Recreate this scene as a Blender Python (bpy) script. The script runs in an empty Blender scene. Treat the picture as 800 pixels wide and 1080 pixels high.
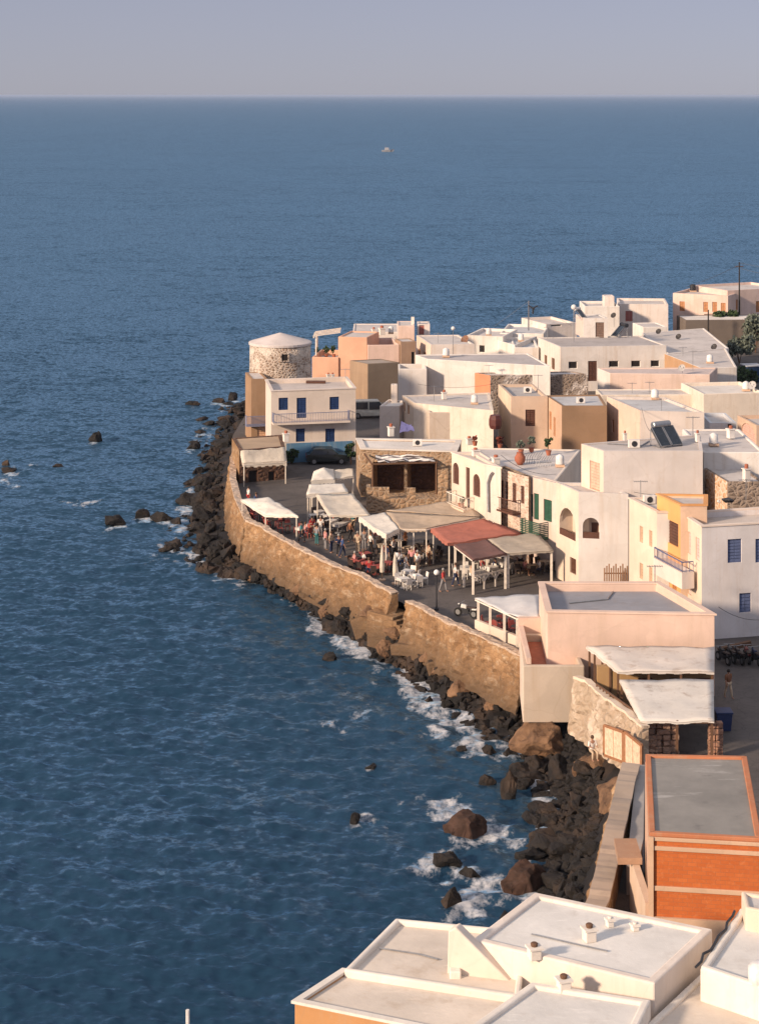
import bpy, bmesh, math, random
import numpy as np
from mathutils import Vector, Matrix, noise

random.seed(7)
rng = np.random.default_rng(7)
SC = bpy.context.scene
COL = SC.collection
HC = 40.0            # eye height above the sea, metres
F = 2000.0           # focal length in units of the 800 x 1080 frame
R = math.radians

def P(u, v, z):
    """point at height z seen in direction (u, v)"""
    d = F * (HC - z) / (v - 100.0)
    return Vector(((u - 400.0) * d / F, d, z))

def PD(u, v, d):
    """point at distance d seen in direction (u, v)"""
    return Vector(((u - 400.0) * d / F, d, HC - (v - 100.0) * d / F))

# ------------------------------------------------------------------ camera
cam = bpy.data.cameras.new('camera')
cam_o = bpy.data.objects.new('camera', cam)
COL.objects.link(cam_o)
cam_o.location = (0, 0, HC)
cam_o.rotation_euler = (R(90), 0, 0)
cam.sensor_width = 36
cam.lens = F / 1080 * 36
cam.shift_y = -440 / 1080
cam.clip_start = 1.0
cam.clip_end = 400000
SC.camera = cam_o

# ------------------------------------------------------------------ light
SUN_EL, SUN_AZ = 20.0, 36.0     # height above the horizon; degrees from due left towards the viewer
sv = Vector((-math.cos(R(SUN_AZ)) * math.cos(R(SUN_EL)), -math.sin(R(SUN_AZ)) * math.cos(R(SUN_EL)), math.sin(R(SUN_EL))))
sl = bpy.data.lights.new('sun', 'SUN')
sl.energy = 3.7
sl.angle = R(5.0)
sl.color = (1.0, 0.77, 0.56)
so = bpy.data.objects.new('sun', sl)
so.location = (0, 0, 300)
so.rotation_euler = (-sv).to_track_quat('-Z', 'Y').to_euler()
COL.objects.link(so)

W = bpy.data.worlds.new('World')
SC.world = W
W.use_nodes = True
nt = W.node_tree
nt.nodes.clear()
sky = nt.nodes.new('ShaderNodeTexSky')
sky.sky_type = 'NISHITA'
sky.sun_disc = False
sky.sun_elevation = R(SUN_EL)
sky.sun_rotation = math.atan2(sv.x, sv.y)
sky.air_density = 0.6
sky.dust_density = 0.3
sky.ozone_density = 2.0
bgn = nt.nodes.new('ShaderNodeBackground')
bgn.inputs['Strength'].default_value = 0.1
wo = nt.nodes.new('ShaderNodeOutputWorld')
hs = nt.nodes.new('ShaderNodeHueSaturation')
hs.inputs['Saturation'].default_value = 0.75
mixw = nt.nodes.new('ShaderNodeMix'); mixw.data_type = 'RGBA'; mixw.blend_type = 'MULTIPLY'
mixw.inputs[0].default_value = 1.0
mixw.inputs[7].default_value = (1.0, 0.88, 1.06, 1)
nt.links.new(sky.outputs[0], hs.inputs['Color'])
nt.links.new(hs.outputs[0], mixw.inputs[6])
# evening haze: a dull lavender band low down, paler above
tcn = nt.nodes.new('ShaderNodeTexCoord'); spn = nt.nodes.new('ShaderNodeSeparateXYZ')
nt.links.new(tcn.outputs['Generated'], spn.inputs[0])
hr = nt.nodes.new('ShaderNodeValToRGB')
hr.color_ramp.elements[0].position = 0.0; hr.color_ramp.elements[0].color = (0.425, 0.435, 0.505, 1)
hr.color_ramp.elements[1].position = 0.75; hr.color_ramp.elements[1].color = (1.0, 0.99, 1.05, 1)
e_ = hr.color_ramp.elements.new(0.06); e_.color = (0.402, 0.412, 0.485, 1)
e_ = hr.color_ramp.elements.new(0.22); e_.color = (0.56, 0.56, 0.64, 1)
nt.links.new(spn.outputs['Z'], hr.inputs[0])
hsc = nt.nodes.new('ShaderNodeMix'); hsc.data_type = 'RGBA'; hsc.blend_type = 'MULTIPLY'; hsc.inputs[0].default_value = 1.0
hsc.inputs[7].default_value = (4.7, 4.7, 4.7, 1)
nt.links.new(hr.outputs[0], hsc.inputs[6])
hz = nt.nodes.new('ShaderNodeMix'); hz.data_type = 'RGBA'
hz.inputs[0].default_value = 0.80
nt.links.new(hsc.outputs[2], hz.inputs[7])
nt.links.new(mixw.outputs[2], hz.inputs[6])
nt.links.new(hz.outputs[2], bgn.inputs['Color'])
nt.links.new(bgn.outputs[0], wo.inputs['Surface'])
SC.view_settings.view_transform = 'Standard'
SC.view_settings.look = 'None'
SC.view_settings.gamma = 1
SC.view_settings.exposure = 0.62
SC.cycles.max_bounces = 6
SC.cycles.diffuse_bounces = 3
SC.cycles.glossy_bounces = 3
SC.cycles.use_denoising = True

# ------------------------------------------------------------------ materials
class NT:
    def __init__(s, name):
        s.m = bpy.data.materials.new(name); s.m.use_nodes = True
        s.t = s.m.node_tree
        s.b = s.t.nodes['Principled BSDF']
        s.geo = None
    def n(s, typ, **kw):
        x = s.t.nodes.new(typ)
        for k, v in kw.items():
            if hasattr(x, k): setattr(x, k, v)
            else: x.inputs[k].default_value = v
        return x
    def l(s, a, b): s.t.links.new(a, b)
    def pos(s, scale=(1, 1, 1)):
        if s.geo is None: s.geo = s.n('ShaderNodeNewGeometry')
        mp = s.n('ShaderNodeMapping'); mp.inputs['Scale'].default_value = scale
        s.l(s.geo.outputs['Position'], mp.inputs['Vector'])
        return mp.outputs[0]
    def noise(s, scale, detail=4, rough=.55, vec=None, vs=(1, 1, 1)):
        x = s.n('ShaderNodeTexNoise'); x.inputs['Scale'].default_value = scale
        x.inputs['Detail'].default_value = detail; x.inputs['Roughness'].default_value = rough
        s.l(vec if vec is not None else s.pos(vs), x.inputs['Vector'])
        return x.outputs['Fac']
    def ramp(s, fac, stops):
        x = s.n('ShaderNodeValToRGB')
        e = x.color_ramp.elements
        while len(e) < len(stops): e.new(0.5)
        for i, (p, c) in enumerate(stops):
            e[i].position = p
            e[i].color = (*c, 1) if isinstance(c, (tuple, list)) else (c, c, c, 1)
        s.l(fac, x.inputs[0])
        return x.outputs[0]
    def mix(s, fac, a, b, mode='MIX'):
        x = s.n('ShaderNodeMix'); x.data_type = 'RGBA'; x.blend_type = mode
        for sock, val in ((0, fac), (6, a), (7, b)):
            if isinstance(val, (int, float)): x.inputs[sock].default_value = val if sock == 0 else (val, val, val, 1)
            elif isinstance(val, (tuple, list)): x.inputs[sock].default_value = (*val, 1)
            else: s.l(val, x.inputs[sock])
        return x.outputs[2]
    def bump(s, h, strength=.3, dist=.05, prev=None):
        x = s.n('ShaderNodeBump'); x.inputs['Strength'].default_value = strength
        x.inputs['Distance'].default_value = dist
        s.l(h, x.inputs['Height'])
        if prev is not None: s.l(prev, x.inputs['Normal'])
        return x.outputs[0]
    def done(s, col, rough=.85, nrm=None, metal=0, spec=.3):
        if isinstance(col, (tuple, list)): s.b.inputs['Base Color'].default_value = (*col, 1)
        else: s.l(col, s.b.inputs['Base Color'])
        if isinstance(rough, (int, float)): s.b.inputs['Roughness'].default_value = rough
        else: s.l(rough, s.b.inputs['Roughness'])
        s.b.inputs['Metallic'].default_value = metal
        s.b.inputs['Specular IOR Level'].default_value = spec
        if nrm is not None: s.l(nrm, s.b.inputs['Normal'])
        return s.m

def mul(c, k): return tuple(min(1, x * k) for x in c)

_PL = {}
def plaster(col, dirt=.5, stain=(0.30, 0.22, 0.15)):
    """painted render: uneven limewash, rain streaks, worn patches"""
    key = ('p', col, dirt)
    if key in _PL: return _PL[key]
    q = NT('painted_plaster')
    big = q.noise(.35, 5, .6)
    c = q.mix(q.ramp(big, [(.35, 0.0), (.7, 1.0)]), mul(col, .86), mul(col, 1.06))
    pt = q.n('ShaderNodeTexVoronoi'); pt.inputs['Scale'].default_value = .42; q.l(q.pos((1, 1, 1.4)), pt.inputs['Vector'])
    c = q.mix(q.ramp(pt.outputs['Color'], [(.25, .28), (.3, 0.0), (.75, 0.0), (.8, .22)]), c, mul(col, .78))      # repainted patches
    st = q.noise(1.0, 6, .68, vs=(1.9, 1.9, .16))
    c = q.mix(q.ramp(st, [(.50, 0.0), (.74, min(1, dirt * .9))]), c, mul(stain, 1.5))
    sp = q.noise(2.6, 7, .74)
    c = q.mix(q.ramp(sp, [(.60, 0.0), (.70, dirt)]), c, mul(stain, 1.6))
    cr = q.n('ShaderNodeTexVoronoi'); cr.feature = 'DISTANCE_TO_EDGE'; cr.inputs['Scale'].default_value = .33
    wv = q.n('ShaderNodeTexNoise'); wv.inputs['Scale'].default_value = 1.2; q.l(q.pos(), wv.inputs['Vector'])
    q.l(q.mix(.35, q.pos(), wv.outputs['Color'], 'ADD'), cr.inputs['Vector'])
    c = q.mix(q.ramp(cr.outputs['Distance'], [(.003, dirt * .28), (.010, 0.0)]), c, stain)      # hairline cracks
    b = q.bump(q.noise(6, 6, .6), .25, .03)
    _PL[key] = q.done(c, .9, b)
    return _PL[key]

def roofing(col, dirt=.6, stain=(0.24, 0.19, 0.16)):
    key = ('r', col, dirt)
    if key in _PL: return _PL[key]
    q = NT('roof_screed')
    c = q.mix(q.ramp(q.noise(.28, 6, .62), [(.3, 0.0), (.72, 1.0)]), mul(col, .8), mul(col, 1.12))
    c = q.mix(q.ramp(q.noise(.9, 6, .7), [(.54, 0.0), (.74, dirt)]), c, stain)
    c = q.mix(q.ramp(q.noise(2.2, 5, .7, vs=(.35, 1.3, 1)), [(.58, 0.0), (.72, .5)]), c, mul(col, 1.25))
    v = q.n('ShaderNodeTexVoronoi'); v.inputs['Scale'].default_value = .3; q.l(q.pos(), v.inputs['Vector'])
    c = q.mix(q.ramp(v.outputs['Color'], [(.2, .14), (.26, 0.0), (.72, 0.0), (.8, .12)]), c, mul(col, .72))
    c = q.mix(q.ramp(q.noise(1.7, 7, .75), [(.60, 0.0), (.68, dirt * .8)]), c, mul(stain, 1.3))
    b = q.bump(q.noise(4, 6, .65), .3, .04)
    _PL[key] = q.done(c, .85, b)
    return _PL[key]

def stone(cols, mortar, scale=1.6, mw=.06, plast=None, amount=.5):
    key = ('s', tuple(cols), mortar, scale, plast)
    if key in _PL: return _PL[key]
    q = NT('rubble_stone')
    wob = q.n('ShaderNodeTexNoise'); wob.inputs['Scale'].default_value = 2.0
    q.l(q.pos(), wob.inputs['Vector'])
    vadd = q.n('ShaderNodeMixRGB'); vadd.blend_type = 'ADD'; vadd.inputs[0].default_value = .25
    q.l(q.pos((1, 1, 1.35)), vadd.inputs[1]); q.l(wob.outputs['Color'], vadd.inputs[2])
    v1 = q.n('ShaderNodeTexVoronoi'); v1.inputs['Scale'].default_value = scale; q.l(vadd.outputs[0], v1.inputs['Vector'])
    v2 = q.n('ShaderNodeTexVoronoi'); v2.feature = 'DISTANCE_TO_EDGE'; v2.inputs['Scale'].default_value = scale
    q.l(vadd.outputs[0], v2.inputs['Vector'])
    n_ = len(cols)
    cc = q.ramp(v1.outputs['Color'], [((i + .5) / n_, c) for i, c in enumerate(cols)])
    cc = q.mix(q.ramp(q.noise(5, 5, .7), [(.3, 0.0), (.75, 1.0)]), cc, mul(cols[0], .75))
    m = q.ramp(v2.outputs['Distance'], [(mw * .5, 1.0), (mw * 1.6, 0.0)])
    c = q.mix(m, cc, mortar)
    if plast:
        c = q.mix(q.ramp(q.noise(.55, 6, .65), [(amount - .04, 0.0), (amount + .05, 1.0)]), c, plast)
    b = q.bump(v2.outputs['Distance'], .8, .25)
    b = q.bump(q.noise(7, 5, .6), .4, .06, b)
    _PL[key] = q.done(c, .92, b)
    return _PL[key]

def plain(name, col, rough=.6, metal=0, var=.18, scale=3.0, spec=.3):
    key = ('x', name, col)
    if key in _PL: return _PL[key]
    q = NT(name)
    c = q.mix(q.ramp(q.noise(scale, 4, .6), [(.3, 0.0), (.7, 1.0)]), mul(col, 1 - var), mul(col, 1 + var))
    _PL[key] = q.done(c, rough, None, metal, spec)
    return _PL[key]

def cloth(name, col, stripe=0.0):
    key = ('c', name, col)
    if key in _PL: return _PL[key]
    q = NT(name)
    c = q.mix(q.ramp(q.noise(.8, 5, .6), [(.3, 0.0), (.72, 1.0)]), mul(col, .82), mul(col, 1.06))
    c = q.mix(q.ramp(q.noise(2.0, 6, .72), [(.54, 0.0), (.68, .45)]), c, mul(col, .5))
    _PL[key] = q.done(c, .9, q.bump(q.noise(1.6, 3, .5), .5, .12))
    return _PL[key]

# ------------------------------------------------------------------ mesh building
class MB:
    def __init__(s): s.v = []; s.f = []; s.mi = []; s.cur = 0
    def add(s, pts, faces):
        k = len(s.v); s.v += [Vector(p) for p in pts]
        s.f += [tuple(i + k for i in f) for f in faces]; s.mi += [s.cur] * len(faces)
        return s
    def quad(s, a, b, c, d): return s.add([a, b, c, d], [(0, 1, 2, 3)])
    def hexa(s, lo, hi):
        """eight corners: four below (ccw from above), four above"""
        return s.add(list(lo) + list(hi), [(3, 2, 1, 0), (4, 5, 6, 7), (0, 1, 5, 4), (1, 2, 6, 5), (2, 3, 7, 6), (3, 0, 4, 7)])
    def box(s, c, sx, sy, sz, rz=0.0):
        """c = centre of the underside"""
        c = Vector(c); ca, sa = math.cos(rz), math.sin(rz)
        q = [(-sx / 2, -sy / 2), (sx / 2, -sy / 2), (sx / 2, sy / 2), (-sx / 2, sy / 2)]
        lo = [c + Vector((x * ca - y * sa, x * sa + y * ca, 0)) for x, y in q]
        return s.hexa(lo, [p + Vector((0, 0, sz)) for p in lo])
    def prism(s, poly, z0, z1):
        n = len(poly)
        pts = [Vector((p[0], p[1], z0)) for p in poly] + [Vector((p[0], p[1], z1)) for p in poly]
        return s.add(pts, [tuple(range(n - 1, -1, -1)), tuple(range(n, 2 * n))] + [(i, (i + 1) % n, n + (i + 1) % n, n + i) for i in range(n)])
    def slab(s, q, th):
        """four top corners, thickness downward"""
        q = [Vector(p) for p in q]
        return s.hexa([p - Vector((0, 0, th)) for p in q], q)
    def tube(s, pts, r, n=6, r2=None, cap=True):
        pts = [Vector(p) for p in pts]; r2 = r if r2 is None else r2
        k0 = len(s.v); m = len(pts); vs = []
        for i, p in enumerate(pts):
            t = (pts[min(i + 1, m - 1)] - pts[max(i - 1, 0)]).normalized()
            a = t.orthogonal().normalized() if abs(t.z) < .95 else Vector((1, 0, 0))
            a = (a - t * a.dot(t)).normalized(); b = t.cross(a)
            rr = r + (r2 - r) * i / max(1, m - 1)
            for j in range(n):
                an = 2 * math.pi * j / n
                vs.append(p + a * rr * math.cos(an) + b * rr * math.sin(an))
        fs = [(i * n + j, i * n + (j + 1) % n, (i + 1) * n + (j + 1) % n, (i + 1) * n + j) for i in range(m - 1) for j in range(n)]
        if cap: fs += [tuple(range(n - 1, -1, -1)), tuple((m - 1) * n + j for j in range(n))]
        return s.add(vs, fs)
    def bar(s, a, b, w=.06): return s.tube([a, b], w / 1.414, 4)
    def lathe(s, c, prof, n=16):
        c = Vector(c); vs = []
        for r, z in prof:
            for j in range(n):
                an = 2 * math.pi * j / n
                vs.append(c + Vector((r * math.cos(an), r * math.sin(an), z)))
        m = len(prof)
        fs = [(i * n + j, i * n + (j + 1) % n, (i + 1) * n + (j + 1) % n, (i + 1) * n + j) for i in range(m - 1) for j in range(n)]
        fs += [tuple(range(n - 1, -1, -1)), tuple((m - 1) * n + j for j in range(n))]
        return s.add(vs, fs)
    def mesh(s, name, mats, origin=(0, 0, 0), smooth=False):
        o = Vector(origin)
        me = bpy.data.meshes.new(name)
        me.from_pydata([tuple(p - o) for p in s.v], [], s.f)
        for m in (mats if isinstance(mats, (list, tuple)) else [mats]): me.materials.append(m)
        if any(s.mi): me.polygons.foreach_set('material_index', s.mi)
        if smooth: me.polygons.foreach_set('use_smooth', [True] * len(me.polygons))
        me.update()
        return me
    def build(s, name, mats, parent=None, origin=None, smooth=False, label=None, bevel=0):
        """one mesh object; a child takes its coordinates relative to its parent's world place"""
        if parent is not None:
            org = wloc(parent)
        else:
            org = Vector(origin) if origin is not None else Vector((0, 0, 0))
        o = bpy.data.objects.new(name, s.mesh(name, mats, org, smooth))
        COL.objects.link(o)
        if parent is not None: o.parent = parent
        else: o.location = org
        if label: o['label'] = label
        if bevel:
            bm_ = o.modifiers.new('bevel', 'BEVEL'); bm_.width = bevel; bm_.segments = 2; bm_.limit_method = 'ANGLE'
        return o

def wloc(o):
    p = Vector((0, 0, 0))
    while o is not None:
        p = p + o.location; o = o.parent
    return p

def tag(o, label, cat, group=None, kind=None):
    if label: o['label'] = label
    if cat: o['category'] = cat
    if group: o['group'] = group
    if kind: o['kind'] = kind
    return o

def root(name, loc, label, cat, group=None):
    o = bpy.data.objects.new(name, None); o.empty_display_size = .3
    o.location = loc; COL.objects.link(o)
    return tag(o, label, cat, group)

def kids(o): return [c for c in COL.objects if c.parent is o]

def copy_tree(o, parent=None):
    c = o.copy(); COL.objects.link(c)
    if parent is not None: c.parent = parent
    for ch in CH.get(o.name, None) or kids(o): copy_tree(ch, c)
    return c
CH = {}

def struct(o): o['kind'] = 'structure'; return o
# ------------------------------------------------------------------ palette
WHITE = (0.78, 0.73, 0.68)
CREAM = (0.74, 0.65, 0.56)
PEACH = (0.68, 0.45, 0.35)
SALMON = (0.70, 0.40, 0.27)
TAN = (0.36, 0.25, 0.17)
GREYW = (0.70, 0.655, 0.62)
M_ROOF = roofing((0.58, 0.53, 0.50))
M_ROOFB = roofing((0.52, 0.52, 0.53))
M_ROOFW = roofing((0.72, 0.67, 0.62), .35)
M_DARK = plain('dark_interior', (0.02, 0.016, 0.015), .7)
M_GLASS = plain('window_glass', (0.02, 0.022, 0.028), .12, spec=.5)
M_WFR = plain('white_joinery', (0.70, 0.66, 0.62), .5)
M_BLUE = plain('blue_joinery', (0.016, 0.038, 0.115), .5)
M_GBLUE = plain('grey_blue_shutter', (0.10, 0.13, 0.24), .6)
M_BROWN = plain('brown_joinery', (0.10, 0.045, 0.03), .55)
M_ORNG = plain('varnished_door', (0.42, 0.18, 0.07), .5)
M_GREEN = plain('green_joinery', (0.025, 0.085, 0.055), .5)
M_TIMB = plain('weathered_timber', (0.14, 0.075, 0.045), .75)
M_WTIMB = plain('white_timber', (0.72, 0.64, 0.55), .6)
M_STEEL = plain('galvanised_steel', (0.35, 0.35, 0.36), .4, .8)
M_RAIL = plain('painted_railing', (0.20, 0.21, 0.30), .5)
M_IRON = plain('dark_iron', (0.03, 0.03, 0.035), .5)
M_TERRA = plain('terracotta', (0.36, 0.12, 0.07), .8)
M_STONE_TAN = stone([(0.38, 0.24, 0.14), (0.50, 0.34, 0.22), (0.30, 0.19, 0.12), (0.44, 0.31, 0.22)], (0.36, 0.27, 0.19), 2.0)
M_STONE_TOWER = stone([(0.25, 0.17, 0.12), (0.48, 0.34, 0.25), (0.34, 0.25, 0.2), (0.56, 0.44, 0.36)], (0.54, 0.46, 0.39), 2.8, .10, (0.62, 0.54, 0.46), .50)
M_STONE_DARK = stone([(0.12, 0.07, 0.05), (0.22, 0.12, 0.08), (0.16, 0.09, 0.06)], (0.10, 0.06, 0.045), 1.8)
def seawallmat():
    q = NT('weathered_sea_wall')
    c = q.mix(q.ramp(q.noise(.45, 6, .65), [(.3, 0.0), (.7, 1.0)]), (0.23, 0.125, 0.060), (0.43, 0.255, 0.130))
    c = q.mix(q.ramp(q.noise(1.1, 6, .7, vs=(1, 1, 1.8)), [(.52, 0.0), (.66, .9)]), c, (0.50, 0.37, 0.25))
    c = q.mix(q.ramp(q.noise(1.7, 6, .7, vs=(1, 1, .35)), [(.54, 0.0), (.70, .8)]), c, (0.17, 0.10, 0.055))
    v = q.n('ShaderNodeTexVoronoi'); v.feature = 'DISTANCE_TO_EDGE'; v.inputs['Scale'].default_value = 1.9; q.l(q.pos((1, 1, 2.1)), v.inputs['Vector'])
    c = q.mix(q.ramp(v.outputs['Distance'], [(.015, .42), (.07, 0.0)]), c, (0.15, 0.09, 0.05))
    vc = q.n('ShaderNodeTexVoronoi'); vc.inputs['Scale'].default_value = 1.9; q.l(q.pos((1, 1, 2.1)), vc.inputs['Vector'])
    c = q.mix(q.ramp(vc.outputs['Color'], [(.2, .5), (.45, 0.0), (.8, .0)]), c, (0.20, 0.115, 0.06))
    sp = q.n('ShaderNodeSeparateXYZ'); q.l(q.geo.outputs['Position'], sp.inputs[0])
    ad = q.n('ShaderNodeMath', operation='MULTIPLY_ADD'); q.l(q.noise(.7, 5, .65), ad.inputs[0]); ad.inputs[1].default_value = -2.2; q.l(sp.outputs['Z'], ad.inputs[2])
    mr = q.n('ShaderNodeMapRange'); q.l(ad.outputs[0], mr.inputs[0]); mr.inputs[1].default_value = .0; mr.inputs[2].default_value = 2.4; mr.inputs[3].default_value = .95; mr.inputs[4].default_value = 0
    c = q.mix(mr.outputs[0], c, (0.11, 0.07, 0.042))          # tide stain on the foot
    b = q.bump(q.noise(2.4, 8, .7), .8, .16)
    b = q.bump(v.outputs['Distance'], .5, .12, b)
    return q.done(c, .92, b)
M_SEAWALL = seawallmat()
M_CREAMWALL = stone([(0.46, 0.35, 0.25), (0.38, 0.27, 0.19), (0.54, 0.43, 0.33)], (0.40, 0.31, 0.23), 1.8, .07, (0.58, 0.47, 0.37), .54)
M_CANVAS = cloth('canvas', (0.74, 0.68, 0.60))
M_LINEN = cloth('linen_canvas', (0.66, 0.58, 0.48))
M_TANC = cloth('tan_canvas', (0.46, 0.36, 0.27))
M_REDC = cloth('faded_red_canvas', (0.42, 0.15, 0.11))
M_MAUVE = cloth('mauve_canvas', (0.17, 0.09, 0.08))
M_BEIGE = cloth('beige_canvas', (0.44, 0.38, 0.31))

# ------------------------------------------------------------------ houses
def xy(u, v, z): p = P(u, v, z); return Vector((p.x, p.y))

class Face:
    """a vertical wall plane from p to q (plan), with its outward side on the right of p->q reversed as seen from outside"""
    def __init__(s, p, q, z0, z1, inward):
        s.p, s.q, s.z0, s.z1 = p, q, z0, z1
        s.L = (q - p).length; s.e = (q - p) / s.L; s.inn = inward
        s.holes = []; s.arch = []
    def s_at(s, u):
        # where the vertical plane of direction u meets the wall's line
        k = (u - 400.0) / F
        # (p + e t).x = k (p + e t).y
        t = (k * s.p.y - s.p.x) / (s.e.x - k * s.e.y)
        return t
    def z_at(s, u, v):
        t = s.s_at(u); y = s.p.y + s.e.y * t
        return HC - (v - 100.0) * y / F
    def pt(s, t, z, dep=0.0):
        q = s.p + s.e * t + s.inn * dep
        return Vector((q.x, q.y, z))

def wall_mesh(mb, fc, depth=.22):
    ss = sorted({0.0, fc.L} | {x for h in fc.holes for x in (h[0], h[1])})
    zs = sorted({fc.z0, fc.z1} | {x for h in fc.holes for x in (h[2], h[3])})
    for i in range(len(ss) - 1):
        for j in range(len(zs) - 1):
            a, b, c, d = ss[i], ss[i + 1], zs[j], zs[j + 1]
            if b - a < 1e-4 or d - c < 1e-4: continue
            ms, mz = (a + b) / 2, (c + d) / 2
            if any(h[0] < ms < h[1] and h[2] < mz < h[3] for h in fc.holes): continue
            mb.quad(fc.pt(a, c), fc.pt(b, c), fc.pt(b, d), fc.pt(a, d))
    for h in fc.holes:
        a, b, c, d = h[:4]
        for (s0, z0), (s1, z1) in (((a, c), (b, c)), ((b, c), (b, d)), ((b, d), (a, d)), ((a, d), (a, c))):
            dp_ = h[5] if len(h) > 5 else depth
            mb.quad(fc.pt(s0, z0), fc.pt(s1, z1), fc.pt(s1, z1, dp_), fc.pt(s0, z0, dp_))
        if len(h) > 4 and h[4]:      # the spandrels of an arch
            r = (b - a) / 2; n = 8
            rz = min(r, (d - c) * .6); zc = d - rz
            arc = [(a + r - r * math.cos(math.pi * k / n), zc + rz * math.sin(math.pi * k / n)) for k in range(n + 1)]
            for k in range(n):
                (s0, z0), (s1, z1) = arc[k], arc[k + 1]
                mb.quad(fc.pt(s0, z0, .0), fc.pt(s1, z1, .0), fc.pt(s1, d, .0), fc.pt(s0, d, .0))
                mb.quad(fc.pt(s0, z0, .0), fc.pt(s1, z1, .0), fc.pt(s1, z1, depth), fc.pt(s0, z0, depth))

def opening(par, fc, h, kind, mt, depth=.22, label=None):
    a, b, c, d = h[:4]
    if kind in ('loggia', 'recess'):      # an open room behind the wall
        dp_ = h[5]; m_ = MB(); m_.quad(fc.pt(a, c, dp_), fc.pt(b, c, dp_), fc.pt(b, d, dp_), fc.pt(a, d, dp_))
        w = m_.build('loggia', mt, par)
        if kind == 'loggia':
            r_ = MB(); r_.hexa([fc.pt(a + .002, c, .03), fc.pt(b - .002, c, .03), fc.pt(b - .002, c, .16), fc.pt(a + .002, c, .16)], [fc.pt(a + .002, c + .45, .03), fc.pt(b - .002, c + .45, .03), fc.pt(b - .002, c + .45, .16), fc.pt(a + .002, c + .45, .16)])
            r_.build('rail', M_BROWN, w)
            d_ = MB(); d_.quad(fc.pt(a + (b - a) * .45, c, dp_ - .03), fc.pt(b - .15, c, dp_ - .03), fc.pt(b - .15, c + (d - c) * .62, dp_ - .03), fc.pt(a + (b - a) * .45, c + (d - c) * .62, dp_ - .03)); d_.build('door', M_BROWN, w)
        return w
    nm = 'door' if kind.startswith('door') else 'window'
    g = .07 if (b - a) > .5 else .04
    fr = MB()
    y0, y1 = depth * .45, depth * .45 + .06
    def bar(s0, s1, z0, z1):
        lo = [fc.pt(s0, z0, y0), fc.pt(s1, z0, y0), fc.pt(s1, z0, y1), fc.pt(s0, z0, y1)]
        hi = [fc.pt(s0, z1, y0), fc.pt(s1, z1, y0), fc.pt(s1, z1, y1), fc.pt(s0, z1, y1)]
        fr.hexa(lo, hi)
    bar(a, a + g, c, d); bar(b - g, b, c, d); bar(a + g, b - g, d - g, d); bar(a + g, b - g, c, c + (g if nm == 'window' else .03))
    w = fr.build(nm, M_WFR if mt is None else mt, par, label=label)
    pn = MB()
    yy = depth * .75
    if kind in ('glass', 'dark'):
        pn.quad(fc.pt(a, c, yy), fc.pt(b, c, yy), fc.pt(b, d, yy), fc.pt(a, d, yy))
        m_ = (a + b) / 2
        if kind == 'glass': bar(m_ - .03, m_ + .03, c + g, d - g)
        pn.build('pane', M_GLASS if kind == 'glass' else M_DARK, w)
    else:
        # leaf panels with louvres or boards
        halves = ((a + g, (a + b) / 2 - .012), ((a + b) / 2 + .012, b - g)) if (b - a) > .6 else ((a + g, b - g),)
        for s0, s1 in halves:
            lf = MB()
            n = max(3, int((d - c) / .22))
            for k in range(n):
                z0 = c + g + (d - c - 2 * g) * k / n; z1 = c + g + (d - c - 2 * g) * (k + .82) / n
                lf.hexa([fc.pt(s0, z0, .08), fc.pt(s1, z0, .08), fc.pt(s1, z0, .14), fc.pt(s0, z0, .14)],
                        [fc.pt(s0, z1, .10), fc.pt(s1, z1, .10), fc.pt(s1, z1, .14), fc.pt(s0, z1, .14)])
            lf.quad(fc.pt(s0, c + g, .145), fc.pt(s1, c + g, .145), fc.pt(s1, d - g, .145), fc.pt(s0, d - g, .145))
            lf.build('door_leaf' if nm == 'door' else 'shutter', mt, w)
    return w

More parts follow.
